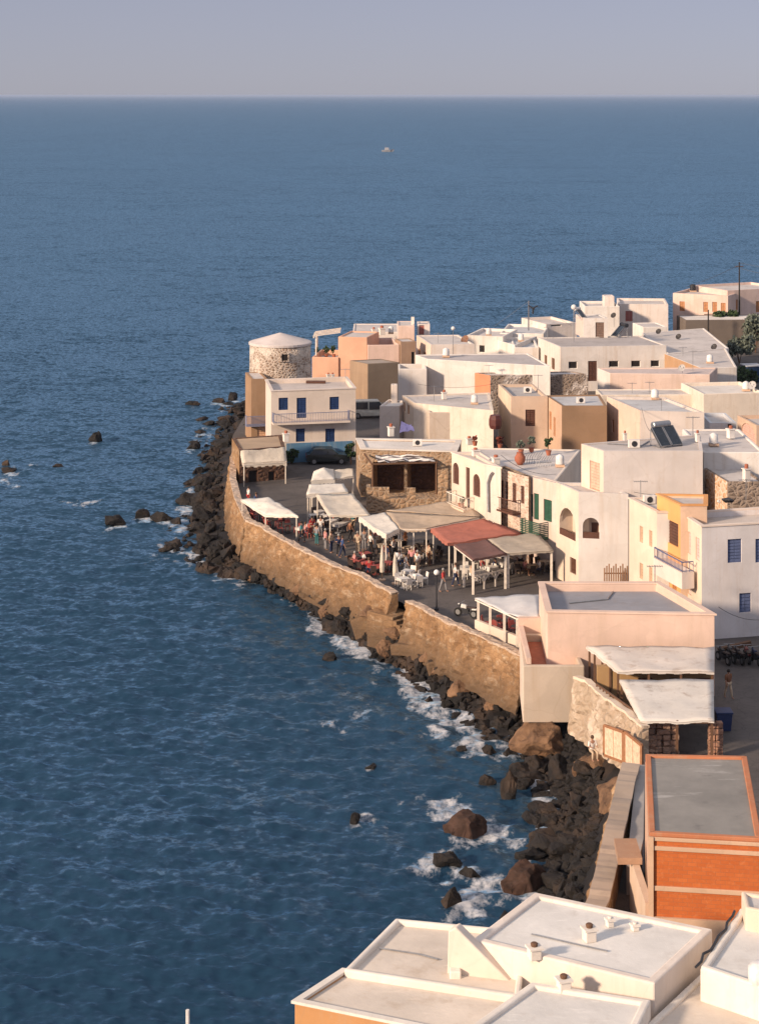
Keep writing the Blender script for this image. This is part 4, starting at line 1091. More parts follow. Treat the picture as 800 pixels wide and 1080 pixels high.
# ------------------------------------------------------------------ brick house in the lower right
def brickmat():
    q = NT('hollow_brick')
    cm = q.n('ShaderNodeCombineXYZ'); sp = q.n('ShaderNodeSeparateXYZ')
    if q.geo is None: q.geo = q.n('ShaderNodeNewGeometry')
    q.l(q.geo.outputs['Position'], sp.inputs[0])
    ad = q.n('ShaderNodeMath', operation='ADD'); q.l(sp.outputs['X'], ad.inputs[0]); q.l(sp.outputs['Y'], ad.inputs[1])
    q.l(ad.outputs[0], cm.inputs[0]); q.l(sp.outputs['Z'], cm.inputs[1])
    br = q.n('ShaderNodeTexBrick'); q.l(cm.outputs[0], br.inputs['Vector'])
    br.inputs['Scale'].default_value = 1.0; br.inputs['Brick Width'].default_value = .33; br.inputs['Row Height'].default_value = .17
    br.inputs['Mortar Size'].default_value = .008; br.inputs['Mortar Smooth'].default_value = .3
    br.inputs['Color1'].default_value = (0.48, 0.122, 0.031, 1); br.inputs['Color2'].default_value = (0.56, 0.155, 0.042, 1); br.inputs['Mortar'].default_value = (0.36, 0.14, 0.065, 1)
    c = q.mix(q.ramp(q.noise(1.1, 6, .65), [(.3, 0.0), (.75, .55)]), br.outputs['Color'], (0.42, 0.105, 0.033))
    c = q.mix(q.ramp(q.noise(7, 5, .7), [(.55, 0.0), (.72, .55)]), c, (0.62, 0.24, 0.10))
    return q.done(c, .9, q.bump(br.outputs['Fac'], .4, -.02, q.bump(q.noise(14, 4, .6), .4, .02)))
M_BRICK = brickmat()
M_CONC = plaster((0.62, 0.42, 0.29), .5)
M_PARA = plaster((0.52, 0.20, 0.10), .5)
zT = 9.0
FL, FR, BL, BR = xy(684, 878, zT), xy(803, 884.5, zT), xy(680, 795, zT), xy(787, 797, zT)
# ordered front-left, front-right, back-right, back-left
bq = [FL, FR, BR, BL]; cenb = (FL + FR + BL + BR) / 4
bh = root('brick_house', (cenb.x, cenb.y, 2.6), 'unfinished orange brick house with grey flat roof and concrete beams', 'house')
def inset(poly, t):
    out = []; n = len(poly)
    for i in range(n):
        p, a_, b_ = poly[i], poly[i - 1], poly[(i + 1) % n]
        e1, e2 = (a_ - p).normalized(), (b_ - p).normalized()
        out.append(p + (e1 + e2) * t / max(.3, abs(e1.x * e2.y - e1.y * e2.x)))
    return out
mb = MB()
core = inset(bq, .04)
mb.prism(core, 2.6, zT - .16); mb.build('wall', M_BRICK, bh)
mb = MB(); i1 = inset(bq, .26)
for i in range(4):
    j = (i + 1) % 4
    lo = [(*bq[i], zT - .157), (*bq[j], zT - .157), (*i1[j], zT - .157), (*i1[i], zT - .157)]
    mb.hexa(lo, [(p[0], p[1], zT) for p in lo])
mb.build('parapet', M_PARA, bh, bevel=.03)
def brickroof():
    q = NT('wet_patched_screed')
    c = q.mix(q.ramp(q.noise(.35, 6, .62), [(.3, 0.0), (.72, 1.0)]), (0.20, 0.19, 0.175), (0.32, 0.30, 0.275))
    c = q.mix(q.ramp(q.noise(.5, 5, .65, vs=(.45, 1.6, 1)), [(.60, 0.0), (.70, .9)]), c, (0.46, 0.44, 0.42))
    c = q.mix(q.ramp(q.noise(.8, 5, .7), [(.6, 0.0), (.75, .6)]), c, (0.13, 0.12, 0.12))
    return q.done(c, .7, q.bump(q.noise(3, 6, .6), .4, .03))
mb = MB(); i2 = inset(bq, .25); mb.quad(*[(*p, zT - .11) for p in i2]); mb.build('roof', brickroof(), bh)
fcb = Face(FL, FR, 2.6, zT, (BL - FL).normalized())
for v0, v1 in ((882.5, 886.5), (892, 896.5), (934, 939)):
    z1, z0 = fcb.z_at(686, v0), fcb.z_at(686, v1)
    mb = MB()
    mb.hexa([along(fcb, .02, .03, z0), along(fcb, fcb.L - .02, .03, z0), along(fcb, fcb.L - .02, -.06, z0), along(fcb, .02, -.06, z0)],
            [along(fcb, .02, .03, z1), along(fcb, fcb.L - .02, .03, z1), along(fcb, fcb.L - .02, -.06, z1), along(fcb, .02, -.06, z1)])
    mb.build('concrete_beam', M_CONC, bh, bevel=.02)
mb = MB(); mb.box((FL.x + .08, FL.y + .05, 2.6), .22, .3, zT - .165 - 2.6, math.atan2(fcb.e.y, fcb.e.x)); mb.build('concrete_column', M_CONC, bh)
mb = MB(); p = FL.lerp(BL, .06); q_ = FL.lerp(BL, .98)
mb.hexa([(p.x - .02, p.y, 2.6), (p.x + .1, p.y, 2.6), (q_.x + .1, q_.y, 2.6), (q_.x - .02, q_.y, 2.6)], [(p.x - .02, p.y, zT - .31), (p.x + .1, p.y, zT - .31), (q_.x + .1, q_.y, zT - .31), (q_.x - .02, q_.y, zT - .31)])
mb.build('side_render', plaster((0.60, 0.38, 0.27), .5), bh)
z0 = fcb.z_at(686, 966); mb = MB()
mb.hexa([along(fcb, 0, .12, 2.6), along(fcb, fcb.L, .12, 2.6), along(fcb, fcb.L, .003, 2.6), along(fcb, 0, .003, 2.6)], [along(fcb, 0, .12, z0), along(fcb, fcb.L, .12, z0), along(fcb, fcb.L, .003, z0), along(fcb, 0, .003, z0)])
mb.build('footing', M_CONC, bh)
# path and canopy on its sea side
mb = MB(); mb.prism([(11.25, 86.5), (11.75, 86.5), (12.45, 89.6), (13.9, 99.5), (13.5, 99.5)], 3.4, 4.85)
struct(mb.build('path', roofing((0.36, 0.33, 0.31), .5)))
cn = root('canopy', (11.0, 84.5, 3.5), 'small pinkish brown slab canopy beside the brick house wall', 'canopy')
mb = MB(); mb.slab([(10.55, 84.0, 6.2), (11.62, 84.0, 6.2), (11.65, 86.2, 6.2), (10.65, 86.2, 6.2)], .3); mb.build('slab', plaster((0.40, 0.25, 0.17), .5), cn)
MB().box((11.36, 82.6, 3.5), .30, 5.0, 2.38).build('pier', plaster((0.66, 0.50, 0.38), .4), cn)

# ------------------------------------------------------------------ nearest roofs
FGW = plaster((0.82, 0.75, 0.67), .25); M_FGR2 = roofing((0.72, 0.63, 0.54), .5, (.40, .28, .18)); M_FGR3 = roofing((0.74, 0.71, 0.67), .4, (.42, .36, .31)); M_FGR = roofing((0.66, 0.60, 0.56), .45, (.36, .26, .18))
OCH = plaster((0.55, 0.28, 0.12), .4)
fa2 = house('house', 'ochre walled house with pale flat roof at the bottom edge', (310, 1058), (500, 1097), (361.5, 1024.5), 7.9, base=1.5, wall=OCH, left=FGW, roof=M_FGR2, D=(548, 1052), par=.06, th=.2, cap=FGW)
fa1 = house('house', 'whitewashed roof terrace with low rim jutting over the sea', (362.5, 1022.5), (548, 1051), (417, 968), 8.12, base=1.5, wall=FGW, roof=M_FGR2, D=(556, 981), par=.2, th=.22)
fb = house('house', 'wide white flat roof with three little vents above the beach', (497, 991), (690, 1037), (563.7, 940.5), 9.0, base=1.5, wall=plaster((0.79, 0.69, 0.61), .3), roof=M_FGR3, D=(751, 979.5), par=.12, th=.36)
fcx = house('house', 'white flat roof with a single vent at the bottom centre', (492, 1084), (655, 1118), (560, 1035), 8.7, base=1.5, wall=FGW, roof=M_FGR3, D=(686, 1054), par=.14, th=.3)
fe = house('house', 'low cream flat roof in the bottom right corner', (668, 1092), (850, 1126), (739.5, 1025), 8.1, base=1.5, wall=FGW, roof=M_FGR2, D=(850, 1056), par=.12, th=.25)
fd = house('house', 'white flat roof crossed by a dark hose at the right border', (737.5, 1019), (850, 1056), (780, 957), 9.2, base=1.5, wall=FGW, roof=M_FGR3, D=(860, 985), par=.15, th=.28)
fd2 = house('bulkhead', 'raised white block above the hose roof at the right border', (785.5, 957), (850, 969), (781, 939.5), 9.9, base=8.6, wall=plaster((0.76, 0.62, 0.50), .3), roof=roofing((.60, .56, .53), .4), depth=None, D=(850, 950), par=.1, th=.2)
sw = root('gable_wall', (3.6, 69.0, 7.6), 'lit triangular stair wall standing on the whitewashed roof', 'wall')
mb = MB(); a3, b3, ap = Vector((2.45, 69.25, 7.6)), Vector((5.05, 68.55, 7.6)), Vector((2.78, 69.2, 9.62)); off = Vector((.18, .42, 0))
bl = Vector((2.5, 69.25, 9.45))
mb.add([a3, b3, ap, bl, a3 + off, b3 + off, ap + off, bl + off], [(0, 1, 2, 3), (7, 6, 5, 4), (1, 5, 6, 2), (2, 6, 7, 3), (3, 7, 4, 0)])
mb.build('wall', plaster((0.74, 0.63, 0.54), .25), sw, bevel=.05)
MB().box((2.75, 69.0, 7.68), .42, .4, .5).build('footing_block', FGW, sw, bevel=.05)
for lab, u, v, h in (('larger capped roof vent on the wide white roof', 621, 992, .55), ('small white roof vent behind the capped one', 642.5, 977, .3), ('tiny dark tipped vent near the far rim of the wide roof', 669, 981, .22), ('white roof vent near the triangular wall', 563, 1011, .5), ('brown capped roof vent at the bottom centre', 594, 1045, .5)):
    z_ = 8.88 if v < 1030 else 8.56
    chimney(lab, u, v, z_, h, .42 if h > .4 else .26, FGW, M_TIMB if h > .4 else FGW, 'roof_vent')
hs_ = root('hose', P(770, 966, 9.08), 'dark hose snaking along the rim of the white roof', 'hose')
mb = MB(); mb.tube([P(u, v, 9.24 + .02 * math.sin(k * 2)) for k, (u, v) in enumerate([(774, 961), (772, 966), (766, 973), (765, 980), (757, 987), (753, 995), (749, 1002), (741, 1006), (739, 1014), (733, 1020)])], .05, 6)
mb.build('pipe', M_IRON, hs_)
wt = root('water_tank', P(800, 1036, 9.05), 'white round water tank at the right border roof', 'tank')
MB().lathe(P(801, 1038, 9.05), [(.35, 0), (.42, .08), (.42, .6), (.3, .72), (.1, .76)], 18).build('tank', plain('white_plastic', (.7, .68, .66), .4), wt, smooth=True)

# ------------------------------------------------------------------ awnings
def awning(label, corners, mt, posts=(), name='awning', th=.05, drop=.22, sag=.12, post_mt=None, pbase=3.5, ridge=0, pw=.09, beam=True, jit=.10):
    """corners: front-left, front-right, back-right, back-left as (u, v, z)"""
    q = [P(*c) for c in corners]
    cen = sum(q, Vector()) / 4
    r = root(name, (cen.x, cen.y, pbase), label, 'awning')
    mb = MB(); n = 12
    top = []
    for i in range(n + 1):
        for j in range(n + 1):
            s, t = j / n, i / n
            p = (q[0] * (1 - s) + q[1] * s) * (1 - t) + (q[3] * (1 - s) + q[2] * s) * t
            w_ = 16 * s * (1 - s) * t * (1 - t)
            p = p + Vector((0, 0, -sag * w_ + ridge * (1 - max(abs(2 * s - 1), abs(2 * t - 1))) + jit * fbm(p.x, p.y, 3, .7)))
            top.append(p)
    k = len(top)
    vs = top + [p - Vector((0, 0, th)) for p in top]
    fs = []
    for i in range(n):
        for j in range(n):
            a_ = i * (n + 1) + j; b_, c_, d_ = a_ + 1, a_ + n + 2, a_ + n + 1
            fs += [(a_, b_, c_, d_), (k + d_, k + c_, k + b_, k + a_)]
    rim = [j for j in range(n + 1)] + [(i * (n + 1) + n) for i in range(1, n + 1)] + [n * (n + 1) + j for j in range(n - 1, -1, -1)] + [i * (n + 1) for i in range(n - 1, 0, -1)]
    for i in range(len(rim)):
        a_, b_ = rim[i], rim[(i + 1) % len(rim)]; fs.append((a_, k + a_, k + b_, b_))
    mb.add(vs, fs)
    mb.build('canopy', mt, r, smooth=True)
    if drop:
        vb = MB()
        for e in ([top[j] for j in range(n + 1)], [top[i * (n + 1)] for i in range(n + 1)]):
            for i in range(len(e) - 1):
                a_, b_ = e[i], e[i + 1]; dz = Vector((0, 0, -th - .003))
                ww = Vector((0, 0, drop * (1 + .25 * ((i % 2) - .5))))
                vb.quad(a_ + dz, b_ + dz, b_ + dz - ww, a_ + dz - ww)
        vb.build('valance', mt, r)
    pm = post_mt or M_WTIMB
    for s, t in posts:
        p = (q[0] * (1 - s) + q[1] * s) * (1 - t) + (q[3] * (1 - s) + q[2] * s) * t
        MB().box((p.x, p.y, pbase), pw, pw, p.z - sag * 16 * s * (1 - s) * t * (1 - t) - pbase - th - .01).build('post', pm, r)
    if beam:
        fb_ = MB()
        for i in range(4): 
            d_ = Vector((0, 0, -th - .08)); c_ = cen; a_ = q[i].lerp(c_, .02) + d_; b_ = q[(i + 1) % 4].lerp(c_, .02) + d_
            fb_.bar(a_, b_, .08)
        fb_.build('frame', pm, r)
    return r
C4 = ((.03, .03), (.97, .03), (.97, .97), (.03, .97))
awning('white canvas sun sail over tables beside the kiosk', [(279.7, 543.5, 5.15), (314.6, 543.5, 5.45), (282, 523.7, 5.7), (253.8, 526.6, 5.4)], M_CANVAS, C4, 'sun_sail', ridge=.35, drop=.1)
awning('pale canvas awning across the stone kiosk front', [(256, 489, 5.65), (302.5, 486, 5.65), (300.8, 471.5, 6.75), (253.5, 475.5, 6.75)], M_LINEN, ((.03, .04), (.97, .04)), drop=.35, sag=.05)
awning('small cream hipped canopy nearest the parked dark car', [(328, 506.5, 5.9), (353, 505, 5.9), (352, 495, 5.9), (331, 496.5, 5.9)], M_CANVAS, C4, ridge=.75, drop=.35)
awning('short cream awning strip right of the hipped canopy', [(353.5, 504, 5.8), (373, 502, 5.8), (372, 494, 6.0), (353, 495.5, 6.0)], M_LINEN, C4, drop=.15)
awning('flat cream awning just behind the pleated one', [(323, 521, 6.0), (367, 518.5, 6.0), (362, 510, 6.1), (326, 511, 6.1)], M_CANVAS, C4, drop=.3)
awning('pleated cream awning above the white chair cushions', [(347, 543.5, 6.05), (390.5, 543, 6.05), (372, 521, 6.2), (333, 521, 6.2)], M_LINEN, C4, drop=.12, sag=.2)
awning('white front awning with bright outer edge on the promenade', [(407, 565, 6.2), (421, 557.5, 6.3), (406, 540.5, 6.4), (378, 545, 6.25)], M_CANVAS, C4, drop=.3)
awning('wide tan awning joined to the arched white restaurant', [(421.5, 557, 6.28), (449, 557, 6.3), (506, 545, 6.6), (406.8, 540, 6.42)], M_TANC, ((.05, .03), (.95, .03), (.5, .03)), drop=.2, sag=.25)
# corners of the tan awning run round its far edge
awning('tan awning strip below the stone terrace wall', [(407.2, 538.6, 6.5), (506.5, 544.4, 6.62), (498, 536, 6.8), (470, 529, 6.85)], M_TANC, (), drop=0, sag=.15, beam=False)
awning('faded red awning along the stone faced house', [(471.5, 573, 6.05), (549, 562, 6.2), (510, 547, 6.5), (453, 557, 6.2)], M_REDC, ((.03, .03), (.5, .03), (.03, .9)), drop=.22, sag=.12)
PG = awning('mauve canvas square of the white framed dining pergola', [(498, 590, 6.1), (534, 584, 6.1), (513.5, 569.3, 6.12), (478, 574.5, 6.12)], M_MAUVE, C4 + ((.03, .5),), 'pergola', drop=.12, sag=.1, pw=.17)
PG2 = awning('beige canvas half of the white framed dining pergola', [(534.6, 583.6, 6.1), (583, 580, 6.1), (566, 561, 6.13), (514.2, 568.8, 6.12)], M_BEIGE, ((.03, .03), (.97, .03)), 'pergola', drop=.12, sag=.12, pw=.17)
# low arched screens of the pergola front
scr = root('arched_screen', P(518, 622, 3.5), 'white arched timber screen along the pergola front', 'screen')
mb = MB(); a, b = P(498.5, 624, 3.5), P(534, 616, 3.5); e = b - a
for k in range(3):
    s0 = a + e * (k / 3)
    mb.bar(s0, s0 + Vector((0, 0, 1.1)), .1)
    pts = [s0 + e / 3 * (t / 8) + Vector((0, 0, .55 + .5 * math.sin(math.pi * t / 8))) for t in range(9)]
    mb.tube(pts, .05, 4)
mb.bar(b, b + Vector((0, 0, 1.1)), .1); mb.bar(a + Vector((0, 0, 1.1)), b + Vector((0, 0, 1.1)), .1)
mb.build('screen', M_WTIMB, scr)
# pergola on the sea wall by the pink house
SP = awning('pale sheet roof on white posts at the sea wall by the pink house', [(546, 651.5, 6.4), (567.8, 651, 6.4), (567.6, 626, 6.5), (500, 630.5, 6.4)], roofing((0.66, 0.64, 0.63), .3), ((.04, .04), (.04, .34), (.04, .68), (.04, .97), (.97, .97)), 'pergola', drop=0, sag=.03, pw=.16, pbase=4.0)
lw = root('parapet_wall', P(522, 668, 4.2), 'low white parapet wall under the sea wall pergola', 'wall')
a, b = P(500, 663, 4.35), P(547, 682, 4.35); nrm = Vector((-(b - a).y, (b - a).x, 0)).normalized() * .3
mb = MB(); mb.hexa([(p.x, p.y, 3.4) for p in (a, b, b + nrm, a + nrm)], [(p.x, p.y, 4.95) for p in (a, b, b + nrm, a + nrm)]); mb.build('wall', plaster((.72, .58, .48), .3), lw, bevel=.04)
# timber taverna right of the curved cream wall
T1 = awning('upper sheet metal roof of the timber taverna against the pink house', [(651, 707.5, 6.5), (752.5, 707.5, 6.5), (753, 682, 6.75), (617.5, 681, 6.7)], roofing((0.62, 0.56, 0.51), .8, (.30, .20, .14)), ((.02, .05), (.02, .3), (.02, .55), (.02, .8), (.02, .97), (.33, .04), (.66, .04), (.98, .04)), 'taverna_roof', drop=.12, sag=.03, post_mt=M_TIMB, pw=.12)
T2 = awning('lower stained sheet roof of the timber taverna', [(675, 760, 5.85), (752.5, 760, 5.85), (752, 716, 6.2), (652.5, 717.5, 6.2)], roofing((0.68, 0.63, 0.57), .85, (.30, .22, .17)), ((.02, .03), (.5, .03), (.97, .03), (.02, .5), (.02, .97)), 'taverna_roof', drop=.08, sag=.04, post_mt=M_TIMB, pw=.12)
tf = root('timber_fence', P(640, 735, 3.5), 'dark timber rail fence along the sea side of the taverna', 'fence')
mb = MB(); a, b = P(620, 712, 5.0), P(676, 768, 5.6)
a, b = Vector((12.6, 110.2, 3.5)), Vector((14.55, 104.2, 3.5))
for z_ in (5.75, 5.0, 4.3): mb.bar((a.x, a.y, z_), (b.x, b.y, z_), .09)
for k in range(15): p = a.lerp(b, k / 14); mb.bar((p.x, p.y, 3.5), (p.x, p.y, 5.75), .06)
mb.build('rails', M_TIMB, tf)
bw = root('taverna_wall', (16.6, 109.8, 3.5), 'shaded ochre back wall under the taverna roof', 'wall')
mb = MB(); mb.hexa([(12.8, 111.6, 3.4), (19.6, 111.6, 3.4), (19.6, 112, 3.4), (12.8, 112, 3.4)], [(12.8, 111.6, 6.35), (19.6, 111.6, 6.35), (19.6, 112, 6.35), (12.8, 112, 6.35)]); mb.build('wall', plaster((.40, .25, .12), .5), bw)
mb = MB()
for x in (15.6, 17.4, 19.0): mb.box((x, 111.5, 3.5), .8, .16, 2.2)
mb.build('door_leaf', M_BROWN, bw)
sp_ = root('stone_pier', (15.6, 104.4, 3.5), 'rough stone chimney pier at the taverna front', 'pier')
mb = MB()
for k in range(26):
    z_ = 3.5 + (k // 4) * .33; mb.box((14.9 + (k % 4) * .44 + random.uniform(-.08, .08), 104.5 + random.uniform(-.12, .12), z_), .42, .5, .31, random.uniform(-.2, .2))
mb.build('stones', stone([(.50, .30, .20), (.40, .22, .15), (.56, .38, .28)], (.3, .2, .15), 2.0), sp_, bevel=.05)
sp2 = root('stone_pier', (18.3, 103.9, 3.5), 'slim stone pier at the right corner of the taverna', 'pier')
mb = MB()
for k in range(12): mb.box((18.25 + (k % 2) * .4, 104.3 + random.uniform(-.05, .05), 3.5 + (k // 2) * .34), .38, .42, .32, random.uniform(-.1, .1))
mb.build('stones', stone([(.40, .22, .15), (.30, .16, .11)], (.2, .12, .09), 2.0), sp2, bevel=.04)
# two panelled doors in the cream wall
for lab, (u0, v0), (u1, v1), dd in (('wide plank door set in the curved cream wall', (637, 765), (657, 772), 105.0), ('narrow plank door at the end of the cream wall', (659, 772), (676, 786), 102.6)):
    p, q_ = PD(u0, v0, dd + .9), PD(u1, v1, dd - .9)
    r = root('plank_door', (p.x, p.y, 3.2), lab, 'door')
    up = Vector((0, 0, -1.65)); nn = Vector(((q_ - p).y, -(q_ - p).x, 0)).normalized()
    fr = MB(); bl_ = [p, q_, q_ + up, p + up]
    for i in range(4): fr.bar(bl_[i], bl_[(i + 1) % 4], .14)
    fr.bar(p.lerp(q_, .5), p.lerp(q_, .5) + up, .08)
    fr.build('frame', plain('orange_timber', (.30, .14, .07), .6), r)
    pn = MB(); o = nn * -.04
    pn.hexa([p + up + o, q_ + up + o, q_ + up - o, p + up - o], [p + o, q_ + o, q_ - o, p - o]); pn.build('door_leaf', plain('bleached_planks', (.62, .46, .33), .8, 0, .3, 5), r)

# ------------------------------------------------------------------ rock outcrop and concrete landing on the shore
def outcrop(name, label, c, s, seed, mt, cat='rock', rz=0):
    m_ = boulder_mesh(seed, .8, 4); m_.materials.append(mt)
    o = bpy.data.objects.new(name, m_); COL.objects.link(o); o.location = c; o.scale = s; o.rotation_euler = (0, 0, rz)
    return tag(o, label, cat)
outcrop('rock_outcrop', 'big brown conglomerate outcrop carrying the pink house terrace', (10.1, 114.6, 1.2), (4.6, 4.4, 4.2), 41, M_BROCK)
outcrop('rock_outcrop', 'brown rock shelf under the curved cream wall', (12.6, 109.6, 1.7), (4.4, 5.4, 3.0), 43, M_BROCK)
outcrop('rock_outcrop', 'tan earth bank below the plank doors', (13.3, 101.6, 2.0), (4.2, 6.0, 4.4), 44, M_BROCK)
for lab, u, v, s in (('slanted tan concrete slab fallen at the foot of the sea wall', 470, 700, (2.6, 1.2, .9)), ('tilted tan block beside the concrete steps', 447, 690, (1.5, 1.0, 1.0)), ('long tan slab wedged between black boulders', 487, 706, (2.2, 1.2, .8)), ('broad tan ledge slab right below the concrete steps', 432, 684, (2.6, 1.5, .8)), ('small tan slab leaning on the sea wall near the pink house', 515, 716, (1.6, 1.0, 1.2)), ('tan broken masonry block left of the concrete landing', 388, 660, (2.0, 1.4, 1.5))):
    p = P(u, v, 1.25)
    r = bpy.data.objects.new('masonry_block', MB().box((0, 0, -.5), 1, 1, 1).mesh('masonry_block', M_SEAWALL)); COL.objects.link(r)
    r.location = p; r.scale = s; r.rotation_euler = (random.uniform(-.3, .3), random.uniform(-.45, .1), random.uniform(-.8, 0)); tag(r, lab, 'masonry block')
    bv = r.modifiers.new('bevel', 'BEVEL'); bv.width = .08
ld = root('stairs', P(418, 645, 1.2), 'tan concrete landing and ramp steps down from the sea wall gap', 'stairs')
cm_ = M_SEAWALL
p = P(404, 634, 3.3); q_ = P(427, 640, 3.3)
e = Vector(((q_ - p).x, (q_ - p).y, 0)).normalized(); nn = Vector((e.y, -e.x, 0)) 
if nn.x > 0: nn = -nn
def lp(s, o, z): w_ = Vector((p.x, p.y, 0)) + e * s + nn * o; return Vector((w_.x, w_.y, z))
Lq = math.dist(p[:2], q_[:2])
mb = MB(); mb.hexa([lp(-.2, -.6, .3), lp(Lq + .2, -.6, .3), lp(Lq + .2, 1.5, .3), lp(-.2, 1.5, .3)], [lp(-.2, -.6, 2.9), lp(Lq + .2, -.6, 2.9), lp(Lq + .2, 1.5, 2.85), lp(-.2, 1.5, 2.85)])
mb.build('landing', cm_, ld, bevel=.06)
mb = MB()
for k in range(9):
    s0 = Lq + .22 + k * .36; z1 = 2.65 - k * .24
    mb.hexa([lp(s0, .3, .2), lp(s0 + .358, .3, .2), lp(s0 + .358, 1.5, .2), lp(s0, 1.5, .2)], [lp(s0, .3, z1), lp(s0 + .358, .3, z1), lp(s0 + .358, 1.5, z1), lp(s0, 1.5, z1)])
mb.build('steps', cm_, ld)

wp = root('pole', (-6.06, 60.0, .5), 'thin white pole rising alone at the bottom edge over the water', 'pole')
m_ = MB(); m_.tube([(-6.06, 60, .5), (-6.06, 60, 11.05)], .06, 6); m_.build('pole', M_WFR, wp)
# ------------------------------------------------------------------ street lamps, umbrellas, furniture
def lamp(label, u, v, h=2.75):
    p = P(u, v, 3.5); r = root('street_lamp', p, label, 'street lamp')
    MB().lathe(p, [(.16, 0), (.16, .12), (.07, .2), (.05, .9), (.045, h - .35), (.09, h - .33), (.09, h - .28)], 10).build('post', M_IRON, r)
    n = 10; prof = [(.2 * math.sin(math.pi * k / n) + .001, h - .08 - .2 * math.cos(math.pi * k / n)) for k in range(n + 1)]
    MB().lathe(p, prof, 14).build('globe', plain('opal_glass', (.80, .76, .72), .3, 0, .02), r, smooth=True)
lamp('black street lamp with white globe behind the curved sea wall', 460, 643.5)
lamp('black street lamp with white globe beside the folded parasols', 418.3, 614, 2.1)
def folded(label, u, v, h=2.6):
    p = P(u, v, 3.5); r = root('folded_parasol', p, label, 'parasol')
    MB().lathe(p, [(.28, 0), (.28, .09), (.05, .1)], 12).build('foot', M_CONC, r)
    MB().lathe(p, [(.028, .1), (.028, h)], 8).build('pole', M_TIMB, r)
    MB().lathe(p, [(.05, .55), (.17, .62), (.19, 1.0), (.15, 1.7), (.08, h - .2), (.03, h + .04)], 9).build('canopy', M_LINEN, r)
folded('closed cream parasol left of the globe lamp by the sea wall', 402.8, 612)
folded('closed cream parasol just right of the short globe lamp', 416.4, 616, 2.35)

M_WCH = plain('white_chair', (.66, .62, .58), .5); M_DCH = plain('dark_wicker', (.045, .03, .026), .7); M_RCH = plain('red_cushion', (.30, .07, .06), .7)
def chair_mesh(mt):
    mb = MB()
    mb.box((0, 0, .43), .44, .44, .05)
    mb.hexa([(-.22, .19, .483), (.22, .19, .483), (.22, .23, .483), (-.22, .23, .483)], [(-.22, .27, .9), (.22, .27, .9), (.22, .31, .9), (-.22, .31, .9)])
    for x in (-.19, .19):
        for y in (-.19, .19): mb.box((x, y, 0), .045, .045, .429)
    return mb.mesh('chair', mt)
CHM = {k: chair_mesh(m) for k, m in (('white', M_WCH), ('dark', M_DCH), ('red', M_RCH))}
def table_mesh(mt, square=True):
    mb = MB()
    if square:
        mb.box((0, 0, .72), .78, .78, .04); mb.box((0, 0, .56), .76, .76, .158)
    else: mb.lathe((0, 0, .72), [(.42, 0), (.42, .04)], 14)
    mb.lathe((0, 0, 0), [(.26, 0), (.26, .04), (.04, .06), (.04, .559 if square else .719)], 10)
    return mb.mesh('cafe_table', mt)
TBM = {'white': table_mesh(M_WCH), 'dark': table_mesh(M_DCH, False), 'tan': table_mesh(M_TANC), 'red': table_mesh(M_RCH)}
def inst(name, me_, loc, rz, label, cat, group):
    o = bpy.data.objects.new(name, me_); COL.objects.link(o); o.location = loc; o.rotation_euler = (0, 0, rz)
    return tag(o, label, cat, group)
def dining(where, grp, spots, tkind, ckind, nch=3, z=3.504):
    for u, v in spots:
        p = P(u, v, z); a0 = random.uniform(0, 6.28)
        inst('cafe_table', TBM[tkind], p, a0, {'white': 'square white-clothed', 'dark': 'round dark', 'tan': 'square tan-clothed', 'red': 'square red-clothed'}[tkind] + ' cafe table ' + where, 'table', 'cafe tables ' + grp)
        for k in range(nch):
            a = a0 + k * math.pi / 2
            q_ = p + Vector((math.sin(a) * -.68, math.cos(a) * .68, 0))
            inst('cafe_chair', CHM[ckind], q_, a, ckind + ' cafe chair at a table ' + where, 'chair', 'cafe chairs ' + grp)
dining('under the white sun sail by the kiosk', 'under the sun sail', [(266, 541), (280, 540), (274, 550), (294, 549), (288, 557), (304, 562)], 'dark', 'red')
dining('in the open strip behind the sea wall bend', 'at the wall bend', [(318, 566), (327, 562)], 'white', 'red', 2)
dining('in front of the pleated cream awning', 'before the pleated awning', [(337, 548), (343, 552), (349, 558), (356, 562), (361, 560), (331, 552)], 'white', 'dark', 2)
dining('in the shade of the pleated cream awning', 'under the pleated awning', [(347, 537), (360, 539), (373, 545), (368, 551)], 'dark', 'dark', 3)
dining('along the curved wall before the tan awning', 'along the curved wall', [(378, 600), (388, 603), (396, 606), (385, 593), (408, 603)], 'red', 'dark', 3)
dining('in the shade under the wide tan awning', 'under the tan awning', [(403, 584), (418, 580), (431, 587), (444, 584), (424, 594), (440, 597), (455, 590), (410, 574)], 'tan', 'dark', 3)
dining('out in the open left of the street lamp', 'in the open by the lamp', [(430, 612), (438, 617), (425, 620)], 'white', 'white', 3)
dining('under the mauve square of the white pergola', 'under the mauve canvas', [(490, 608), (503, 612), (518, 608), (510, 600), (528, 604)], 'white', 'white', 3)
dining('under the beige half of the white pergola', 'under the beige canvas', [(548, 604), (560, 606), (574, 602)], 'tan', 'dark', 3)
dining('under the sheet roof at the sea wall', 'under the sheet roof', [(522, 664), (534, 666), (545, 672)], 'dark', 'red', 3)
dining('inside the timber taverna', 'inside the timber taverna', [(668, 742), (690, 748), (712, 744)], 'dark', 'dark', 3)

